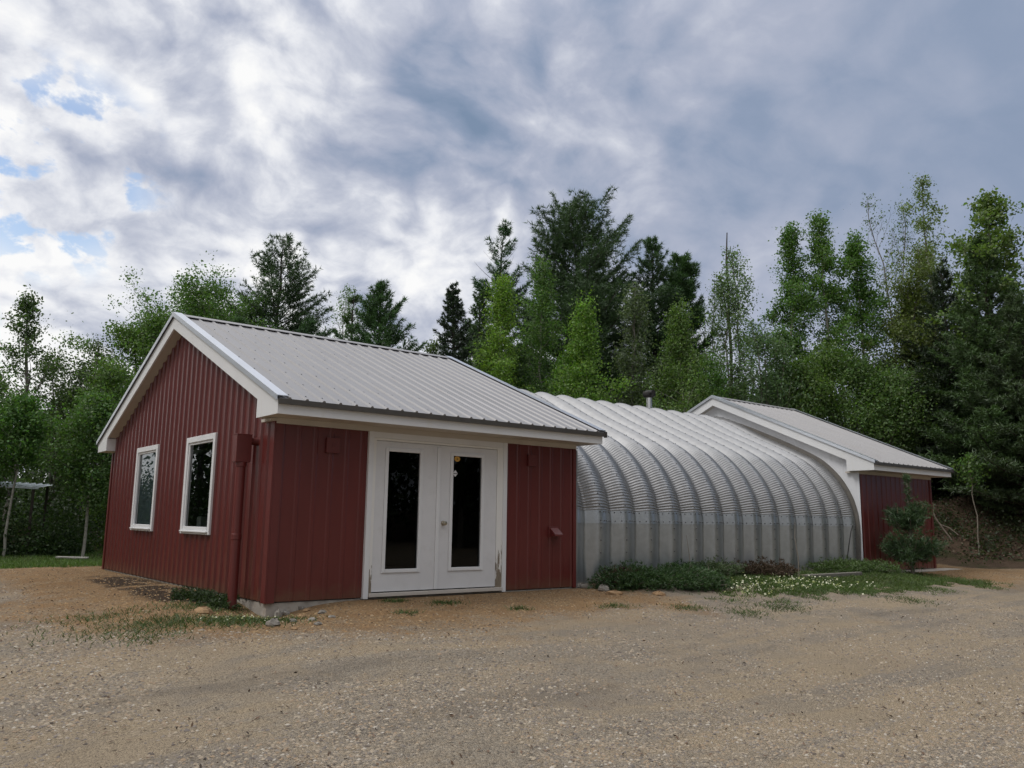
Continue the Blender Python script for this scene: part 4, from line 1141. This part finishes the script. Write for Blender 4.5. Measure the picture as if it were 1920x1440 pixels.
X, Y = clumps(220, 24.5, 36, -10, 14, 240, .4, lambda a, b: ground(a, b) > 1.5)
scatter_quads('wood_undergrowth', 'dark bushes along the top of the bank under the hemlocks', 'undergrowth', X, Y, .55, .10, M['leaf'], (.030, .052, .022), 43)
X, Y = clumps(260, -14, 8, 19.5, 34, 170, .4, lambda a, b: (fbm(a, b, .5, 3, 51) > .46))
scatter_quads('brush', 'green brush covering the bank behind the lawn', 'undergrowth', X, Y, .24, .09, M['leaf'], (.075, .125, .036), 44)
X, Y = clumps(60, -4.5, 2.2, 18.6, 20.6, 260, .3, lambda a, b: b > 0)
scatter_quads('bramble', 'dark green brambles in front of the sheet roofed lean-to', 'undergrowth', X, Y, .55, .085, M['leaf'], (.055, .100, .032), 47)
X, Y = clumps(520, -14, 10, 21.5, 38, 210, .5, lambda a, b: b > 21.5)
scatter_quads('thicket', 'dark thicket under the trees behind the lawn and sheet roof', 'undergrowth', X, Y, 1.0, .12, M['leaf'], (.045, .080, .028), 45)
X, Y = clumps(420, 6, 24, 13, 24, 210, .55, lambda a, b: b > 13)
scatter_quads('woodland_thicket', 'green thicket under the trees behind the arch', 'undergrowth', X, Y, 1.3, .11, M['leaf'], (.060, .105, .032), 46)

# ------------------------------------------------------------------ loose stones
def stones(name, label, cat, X, Y, size, mat, seed):
    rng = R_(seed); n = len(X)
    b = np.array([(1, 0, 0), (.2, .95, .1), (-.9, .3, 0), (-.5, -.85, .05), (.45, -.8, 0), (.1, .05, .75)])
    a = rng.random(n)*6.28; c, s = np.cos(a), np.sin(a)
    B = b[None]*(.7+.6*rng.random((n, 6, 1))); B[..., 2] *= .75
    Vx = B[..., 0]*c[:, None]-B[..., 1]*s[:, None]; Vy = (B[..., 0]*s[:, None]+B[..., 1]*c[:, None])*.8
    V = np.stack([Vx, Vy, B[..., 2]], -1)*size[:, None, None]
    V[..., 0] += X[:, None]; V[..., 1] += Y[:, None]; V[..., 2] += (ground(X, Y)-size*.05)[:, None]
    f = np.array([(0, 1, 5), (1, 2, 5), (2, 3, 5), (3, 4, 5), (4, 0, 5)])
    F = (np.arange(n)[:, None, None]*6+f[None]).reshape(-1, 3)
    o = link(name, mesh_np(name, V.reshape(-1, 3), [F]), mat); return tag(o, label, cat, kind='stuff')
def in_view(n, d0, d1, seed, pw=1.5):
    rng = R_(seed); d = d0+(d1-d0)*rng.random(n)**pw; u = rng.uniform(-60, 1980, n)
    dv = FW[None]+RT[None]*((u-960)/F_PX)[:, None]; h = np.hypot(dv[:, 0], dv[:, 1])
    return CAM[0]+dv[:, 0]/h*d, CAM[1]+dv[:, 1]/h*d
X, Y = in_view(110000, 5.2, 18, 61, 1.3)
k = (dist_b(X, Y) > .05) & (fbm(X, Y, 1.2, 4, 66)+.25*(R_(4).random(len(X))-.5) > .42); X, Y = X[k], Y[k]
rng = R_(62); sz = .0065+.014*rng.random(len(X))**2.2+.014*(rng.random(len(X)) > .99)
ork = np.clip(1-S(1.0, 3.4, dist_b(X, Y)+1.6*(fbm(X, Y, .8, 4, 12)-.5)), 0, 1)*np.maximum(S(6.2, 5.2, X), S(13.3, 15, X)) > .5
bedk = (X > 5.7) & (X < 15) & (Y > -1.7) & (Y < .2)
stones('gravel', 'loose grey and tan gravel lying all over the yard', 'gravel', X[~ork & ~bedk], Y[~ork & ~bedk], sz[~ork & ~bedk], M['gravel'], 63)
X2, Y2 = in_view(60000, 8.5, 24, 64, 1.0)
o2 = np.clip(1-S(1.0, 3.2, dist_b(X2, Y2)+1.6*(fbm(X2, Y2, .8, 4, 12)-.5)), 0, 1)*np.maximum(S(6.2, 5.2, X2), S(13.3, 15, X2)) > .4
k = o2 & (dist_b(X2, Y2) > .06); X2, Y2 = X2[k], Y2[k]
stones('sandy_gravel', 'coarse orange brown stones on the apron around the near shed', 'gravel', X2, Y2, .006+.016*R_(65).random(len(X2))**2.5, M['sandy'], 66)

X, Y = in_view(2600, 5.4, 17, 91, 1.3); k = dist_b(X, Y) > .1; X, Y = X[k], Y[k]
scatter_quads('leaf_debris', 'scraps of dead leaf and bark scattered over the gravel', 'debris', X, Y, .004, .034, M['litter'], (1, 1, 1), 92, 2.5, asp=.4)

def rock(u, v, r, label, seed, flat=.6, col=None, group=None, pos=None):
    p = pos if pos is not None else gpt(u, v); rng = R_(seed)
    bm = MB(); n = 10; rows = 6; ph = rng.random(12)*6
    V = []
    for i in range(rows+1):
        th = pi*i/rows
        for j in range(n):
            a = 2*pi*j/n; q = r*(1+.16*math.sin(2*a+ph[0])+.12*math.sin(3*a+ph[1]+th*2)+.07*rng.normal())
            V.append((q*math.sin(th)*math.cos(a)*1.25, q*math.sin(th)*math.sin(a)*.9, q*math.cos(th)*flat))
    bm.v = V
    for i in range(rows):
        for j in range(n):
            j2 = (j+1) % n; bm.f.append([i*n+j, (i+1)*n+j, (i+1)*n+j2, i*n+j2]); bm.m.append(0)
    o = bm.build('rock', col or M['stone']); o.location = (p[0], p[1], float(ground(p[0], p[1]))+r*flat*.25); o.rotation_euler[2] = rng.random()*6
    tag(o, label, 'rock', group)
M['stone_o'] = principled('rusty_stone', (.30, .19, .10), .9, 0, .25, 9, bump=.6)
M['stone_p'] = principled('pale_stone', (.27, .25, .22), .9, 0, .2, 9, bump=.6)
rock(512, 1172, .085, 'grey stone nearest the yard, in front of the concrete corner', 1)
rock(533, 1152, .075, 'pale stone lying beside the pointed one near the concrete corner', 2, .5, M['stone_p'])
rock(560, 1140, .11, 'long flat stone against the foundation under the front wall', 3, .35)
rock(521, 1158, .05, 'small upright pointed stone near the concrete corner', 4, 1.5, M['stone_p'])
rock(380, 1150, .10, 'rounded brown stone half buried in the weeds beside the vent pipe foot', 5, .6, M['stone_o'])
rock(500, 1146, .06, 'little rusty stone touching the concrete corner', 6, .5, M['stone_o'])
rock(1097, 1090, .13, 'flat pale slab stone wedged between shed corner and arch wall', 7, .4, M['stone_p'])
rock(1092, 1102, .14, 'broad grey stone below the shed corner by the juniper', 8, .4)
rock(1137, 1100, .08, 'light capped stone at the juniper edge', 9, .6, M['stone_p'])
rock(1131, 1108, .10, 'dark rounded stone at the juniper edge', 10, .7)
rock(1151, 1114, .10, 'flat tan stone in front of the juniper', 11, .4, M['stone_o'])
rock(1236, 1116, .08, 'lone tan stone beneath the middle of the juniper', 12, .55, M['stone_o'])

for k, (u, v, r) in enumerate(((548, 1166, .045), (566, 1158, .05), (585, 1163, .04), (604, 1150, .05), (575, 1146, .045), (622, 1158, .035), (596, 1172, .04), (552, 1180, .035))):
    rock(u, v, r, 'small loose stone in the rubble scattered in front of the foundation by the concrete corner', 40+k, .6, (M['stone'], M['stone_o'], M['stone_p'])[k % 3], 'rubble stones by the corner')

# ------------------------------------------------------------------ small things
def thing_mesh(mb, name, mat, label, cat, bevel=0):
    o = mb.build(name, mat, None, bevel); return tag(o, label, cat)
mb = MB(); za = float(ground(11.2, -.95)); mb.box(10.3, 12.3, -1.0, -.90, za-.1, za+.08)
thing_mesh(mb, 'timber_edging', M['wood_grey'], 'grey weathered timber edging the bed in front of the arch', 'timber', .01)
p = gpt(135, 1050); mb = MB(); mb.box(-.42, .42, -.09, .09, 0, .04); o = thing_mesh(mb, 'plank', M['wood_pale'], 'long pale plank lying on the lawn behind the gable', 'plank', .005)
o.location = (p[0], p[1], p[2]+.05); o.rotation_euler = (.05, .02, -.55)
p = gpt(15, 1041); mb = MB(); mb.box(-.35, .35, -.08, .08, 0, .04); o = thing_mesh(mb, 'plank', M['wood_pale'], 'short pale board tilted in the grass by the birch', 'plank', .005)
o.location = (p[0], p[1], p[2]+.06); o.rotation_euler = (.05, -.15, .35)
# lean-to with a sheet roof far behind the birches
x, y = at(12, 30.5); zg = float(ground(x, y)); zt = z_at(12, 912, 30.5)
root = empty('lean_to', (x, y, zg), 'open lean-to with a pale blue grey sheet roof behind the birches', 'shelter'); root.rotation_euler[2] = -.35
mb = MB(); h = zt-zg
us = rib_u(-1.9, .95, .2, 0, .03)
for (ua, ha), (ub, hb) in zip(us[:-1], us[1:]):
    mb.poly([(ua, -.9, h+ha-.04*ua), (ub, -.9, h+hb-.04*ub), (ub, 1.4, h+.16+hb-.04*ub), (ua, 1.4, h+.16+ha-.04*ua)])
    mb.poly([(ua, -.9, h-.05-.04*ua), (ub, -.9, h-.05-.04*ub), (ub, -.9, h+hb-.04*ub), (ua, -.9, h+ha-.04*ua)])
mb.build('roof', M['shed_roof'], root)
for sx in (-1.75, .8):
    for sy in (-.8, 1.3):
        mb = MB(); mb.box(sx-.035, sx+.035, sy-.035, sy+.035, -.2, h+(sy+.9)*.069-.06-.04*sx); mb.build('post', M['bark_dark'], root)
# thin black rod bowed against the arch, dry stem in the bed, bent branches behind the far shed
def rod(name, mat, pts, rad, label, cat):
    mb = MB(); mb.tube(pts, rad, 7); o = mb.build(name, mat, None, smooth=True, shift=pts[0]); o.location = pts[0]; tag(o, label, cat)
rod('hoop_rod', M['black'], [(13.20, -.12, .0), (13.27, -.13, .3), (13.37, -.13, .6), (13.52, -.11, .9), (13.66, -.08, 1.03)], .012, 'thin black bowed rod leaning on the last panel of the arch', 'rod')
zs = float(ground(9.9, -.95)); rod('dry_stem', M['twig'], [(9.85, -1.1, zs-.05), (9.88, -1.08, zs+.4), (9.84, -1.05, zs+.75), (9.95, -1.0, zs+1.05)], [.009, .008, .006, .003], 'tall thin dry stem standing by the dead brown juniper', 'stem')
zs = float(ground(7.9, -.2)); rod('dry_stem', M['twig'], [(7.92, -.15, zs), (7.9, -.13, zs+.4), (7.84, -.12, zs+.75)], [.007, .006, .003], 'short thin dark stem rising from the small dark juniper', 'stem')
q0 = gpt(1770, 1000); zz = q0[2]
a1 = [gpt(1790, 1012), gpt(1772, 985)]
mb = MB(); r0 = math.hypot(a1[0][0]-CAM[0], a1[0][1]-CAM[1])-1.5
def pr(u, v, rad): x, y = at(u, rad); return (x, y, z_at(u, v, rad))
pts = [pr(1782, 1012, r0), pr(1768, 992, r0), pr(1754, 970, r0), pr(1748, 948, r0), pr(1749, 932, r0)]
mb.tube(pts, [.022, .020, .017, .013, .008], 7)
pts2 = [pr(1795, 1003, r0), pr(1780, 990, r0), pr(1765, 984, r0), pr(1752, 972, r0)]
mb.tube(pts2, [.013, .012, .010, .006], 6)
o = mb.build('fallen_branch', M['twig'], None, smooth=True, shift=pts[0]); o.location = pts[0]; tag(o, 'bent dead branches leaning from the bank to the far shed corner', 'branch')

# ------------------------------------------------------------------ far wood, and unseen trees added around the camera to darken glass and walls
def wood_mass(name, label, spots, color, seed, leaf, dens):
    rng = R_(seed); Cs = []; tb = Tubes()
    for (x, y, H, Rd) in spots:
        z0 = float(ground(x, y)); n = dens; m = 70
        u = rng.random(m); a = rng.random(m)*6.28; q = np.sqrt(rng.random(m))*Rd*np.interp(u, [0, .3, .6, 1], [.75, 1, .8, .12])
        c = np.stack([x+q*np.cos(a), y+q*np.sin(a), z0+H*(.1+.9*u)], -1)
        Cs.append(c[rng.integers(0, m, n)]+rng.normal(size=(n, 3))*H*.04); tb.add([(x, y, z0), (x, y, z0+H*.85)], [.2, .04], 6)
    C = np.vstack(Cs); V, F = leaf_quads(C, leaf, rng)
    V2 = np.vstack([V]+tb.V); F2 = np.vstack(tb.F)+len(V)
    o = link(name, mesh_np(name, V2, [F, F2], [0, 1]), [M['leaf'], M['bark_grey']]); o.color = (*color, 1); tag(o, label, 'woodland', kind='stuff')
sp = []
rng = R_(71)
for i in range(26):
    a = rng.uniform(math.radians(190), math.radians(300)); d = rng.uniform(48, 62)
    sp.append((CAM[0]+d*math.cos(a), CAM[1]+d*math.sin(a), rng.uniform(7, 11), rng.uniform(2.4, 3.6)))
for i in range(22):  # tall dark trees added out of view for the arch flanks to reflect
    a = rng.uniform(math.radians(312), math.radians(358)); d = rng.uniform(27, 37)
    sp.append((CAM[0]+d*math.cos(a), CAM[1]+d*math.sin(a), rng.uniform(10, 15), rng.uniform(2.4, 3.6)))
for i in range(4):
    a = rng.uniform(math.radians(91.5), math.radians(107)); d = rng.uniform(31, 42)
    sp.append((CAM[0]+d*math.cos(a), CAM[1]+d*math.sin(a), rng.uniform(9, 13), rng.uniform(1.9, 2.8)))
for i in range(20):
    a = rng.uniform(math.radians(105), math.radians(150)); d = rng.uniform(24, 34)
    sp.append((CAM[0]+d*math.cos(a), CAM[1]+d*math.sin(a), rng.uniform(9, 13), rng.uniform(2.2, 3.4)))
wood_mass('woodland', 'unseen green woodland added outside the view to darken reflections and walls', sp, (.040, .075, .022), 72, .34, 1500)
sp = []
for i in range(60):
    px = rng.uniform(-150, 2080); rad = rng.uniform(46, 62); x, y = at(px, rad)
    top = np.interp(px, [0, 300, 700, 830, 1000, 1300, 1340, 1480, 1550, 1920], [800, 700, 720, 730, 660, 690, 745, 735, 640, 600])+rng.normal()*18
    sp.append((x, y, z_at(px, top, rad)-float(ground(x, y)), rng.uniform(1.8, 3.0)))
wood_mass('distant_woodland', 'far trees of the wood filling the gaps low behind the nearer ones', sp, (.060, .105, .038), 73, .24, 2200)

# ------------------------------------------------------------------ sky, sun
SUN_EL, SUN_AZ = math.radians(52), math.radians(158)      # azimuth: direction towards the sun, counter-clockwise from +X
sd = Vector((math.cos(SUN_EL)*math.cos(SUN_AZ), math.cos(SUN_EL)*math.sin(SUN_AZ), math.sin(SUN_EL)))
w = bpy.data.worlds.new('World'); scene.world = w; w.use_nodes = True
nt = w.node_tree; nt.nodes.clear(); N = NT(nt)
out = N.n('ShaderNodeOutputWorld'); bg = N.n('ShaderNodeBackground'); N.l(bg.outputs[0], out.inputs[0]); bg.inputs[1].default_value = .1
sky = N.n('ShaderNodeTexSky'); sky.sky_type = 'NISHITA'; sky.sun_disc = False; sky.sun_elevation = SUN_EL
sky.sun_rotation = (pi/2-SUN_AZ) % (2*pi); sky.air_density = 1.2; sky.dust_density = 1.0
vec = N.vmath('NORMALIZE', N.n('ShaderNodeTexCoord').outputs['Generated'])
sx = N.n('ShaderNodeSeparateXYZ'); N.l(vec, sx.inputs[0]); dz = sx.outputs[2]
den = N.math('ADD', N.math('MAXIMUM', dz, 0.0), .52)
pl = N.vmath('DIVIDE', vec, None); dv = nt.nodes[-1]
cmb = N.n('ShaderNodeCombineXYZ'); N.l(den, cmb.inputs[0]); N.l(den, cmb.inputs[1]); cmb.inputs[2].default_value = 1e9
N.l(cmb.outputs[0], dv.inputs[1])
lat = N.vmath('DOT_PRODUCT', vec, tuple(-RT*np.array([1, 1, 0])/np.hypot(RT[0], RT[1])))       # + towards the left of the yard
fwd = N.vmath('DOT_PRODUCT', vec, (FW[0]/np.hypot(FW[0], FW[1]), FW[1]/np.hypot(FW[0], FW[1]), 0.0))
warp = N.vmath('ADD', pl, N.vmath('SCALE', N.vmath('SUBTRACT', N.noise(pl, 4.4, 3, .5, 0, 1), (.5, .5, .5)), scale=.11))
def lumps(p):
    # billows: rounded heaps with sharp creases between them
    def bil(sc, w):
        return N.math('MULTIPLY', N.math('ABSOLUTE', N.math('MULTIPLY_ADD', N.noise(p, sc, 0, .5), 2.0, -1.0)), w)
    t = N.math('ADD', bil(3.9, 1.35), N.math('ADD', bil(8.0, .75), bil(16.0, .45)))
    return N.math('ADD', N.math('MULTIPLY_ADD', t, .40, -.22), N.math('MULTIPLY_ADD', N.noise(p, 4.8, 8, .58, .1), 1.5, -.75))
sun_side = Vector((-RT[0], -RT[1], 0)).normalized()*.030+Vector((FW[0], FW[1], 0)).normalized()*.014
d0 = lumps(warp); d1 = lumps(N.vmath('ADD', warp, tuple(sun_side)))
n_big = N.noise(pl, 1.8, 4, .5, .2)
b = N.math('MULTIPLY_ADD', n_big, 1.15, -.575)
b = N.math('ADD', b, N.math('MULTIPLY', d0, .85))
b = N.math('ADD', b, N.math('MULTIPLY', N.math('SUBTRACT', d0, d1), .9))     # cloud sides towards the sun are lighter
amp = N.sstep(lat, -.50, .15)                                              # bolder clouds on the left, smooth grey on the right
b = N.math('MULTIPLY', b, N.math('MULTIPLY_ADD', amp, .64, .17))
g = N.math('MULTIPLY_ADD', lat, .62, .575)
low_ = N.math('MULTIPLY', N.sstep(dz, .40, .10), .17)                       # paler towards the horizon
b = N.math('ADD', N.math('ADD', b, g), low_)
cloud = N.ramp(b, [(0.0, (.20, .275, .40)), (.25, (.275, .34, .47)), (.48, (.415, .455, .57)), (.66, (.575, .605, .695)), (.85, (.82, .835, .88)), (1.0, (.97, .97, .97))])
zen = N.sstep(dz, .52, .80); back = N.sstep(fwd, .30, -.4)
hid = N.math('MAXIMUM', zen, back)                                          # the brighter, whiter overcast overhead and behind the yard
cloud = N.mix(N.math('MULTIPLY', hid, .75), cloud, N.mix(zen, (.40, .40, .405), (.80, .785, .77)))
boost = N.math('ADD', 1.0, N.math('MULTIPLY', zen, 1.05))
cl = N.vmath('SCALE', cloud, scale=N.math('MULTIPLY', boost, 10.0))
hole_d = ray(90, 320); hole_d = hole_d/np.linalg.norm(hole_d)
hd = N.vmath('DOT_PRODUCT', vec, tuple(hole_d))
hole = N.math('MULTIPLY', N.sstep(hd, .9915, .9985), N.sstep(N.noise(pl, 9.5, 6, .58, .2), .50, .58))
blue = N.vmath('MULTIPLY', sky.outputs[0], (1.9, 1.75, 1.7))
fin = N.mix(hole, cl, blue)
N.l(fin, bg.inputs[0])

ld = bpy.data.lights.new('sun', 'SUN'); ld.energy = 1.2; ld.angle = math.radians(18); ld.color = (1, .97, .93)
lo = bpy.data.objects.new('sun', ld); COL.objects.link(lo); lo.rotation_euler = (-sd).to_track_quat('-Z', 'Y').to_euler(); lo.location = (0, 0, 30)

# ------------------------------------------------------------------ camera and render look
cd_ = bpy.data.cameras.new('camera'); cam = bpy.data.objects.new('camera', cd_); COL.objects.link(cam)
cd_.sensor_fit = 'HORIZONTAL'; cd_.sensor_width = 36; cd_.lens = F_PX/1920*36; cd_.clip_start = .1; cd_.clip_end = 2000
mw = Matrix.Identity(4)
for i in range(3):
    mw[i][0] = RT[i]; mw[i][1] = UP[i]; mw[i][2] = -FW[i]; mw[i][3] = CAM[i]
cam.matrix_world = mw
scene.camera = cam
scene.view_settings.view_transform = 'Standard'; scene.view_settings.look = 'None'
scene.view_settings.exposure = 0; scene.view_settings.gamma = 1
try:
    scene.cycles.max_bounces = 6; scene.cycles.transparent_max_bounces = 8; scene.cycles.use_denoising = True
    scene.cycles.diffuse_bounces = 3
except Exception: pass
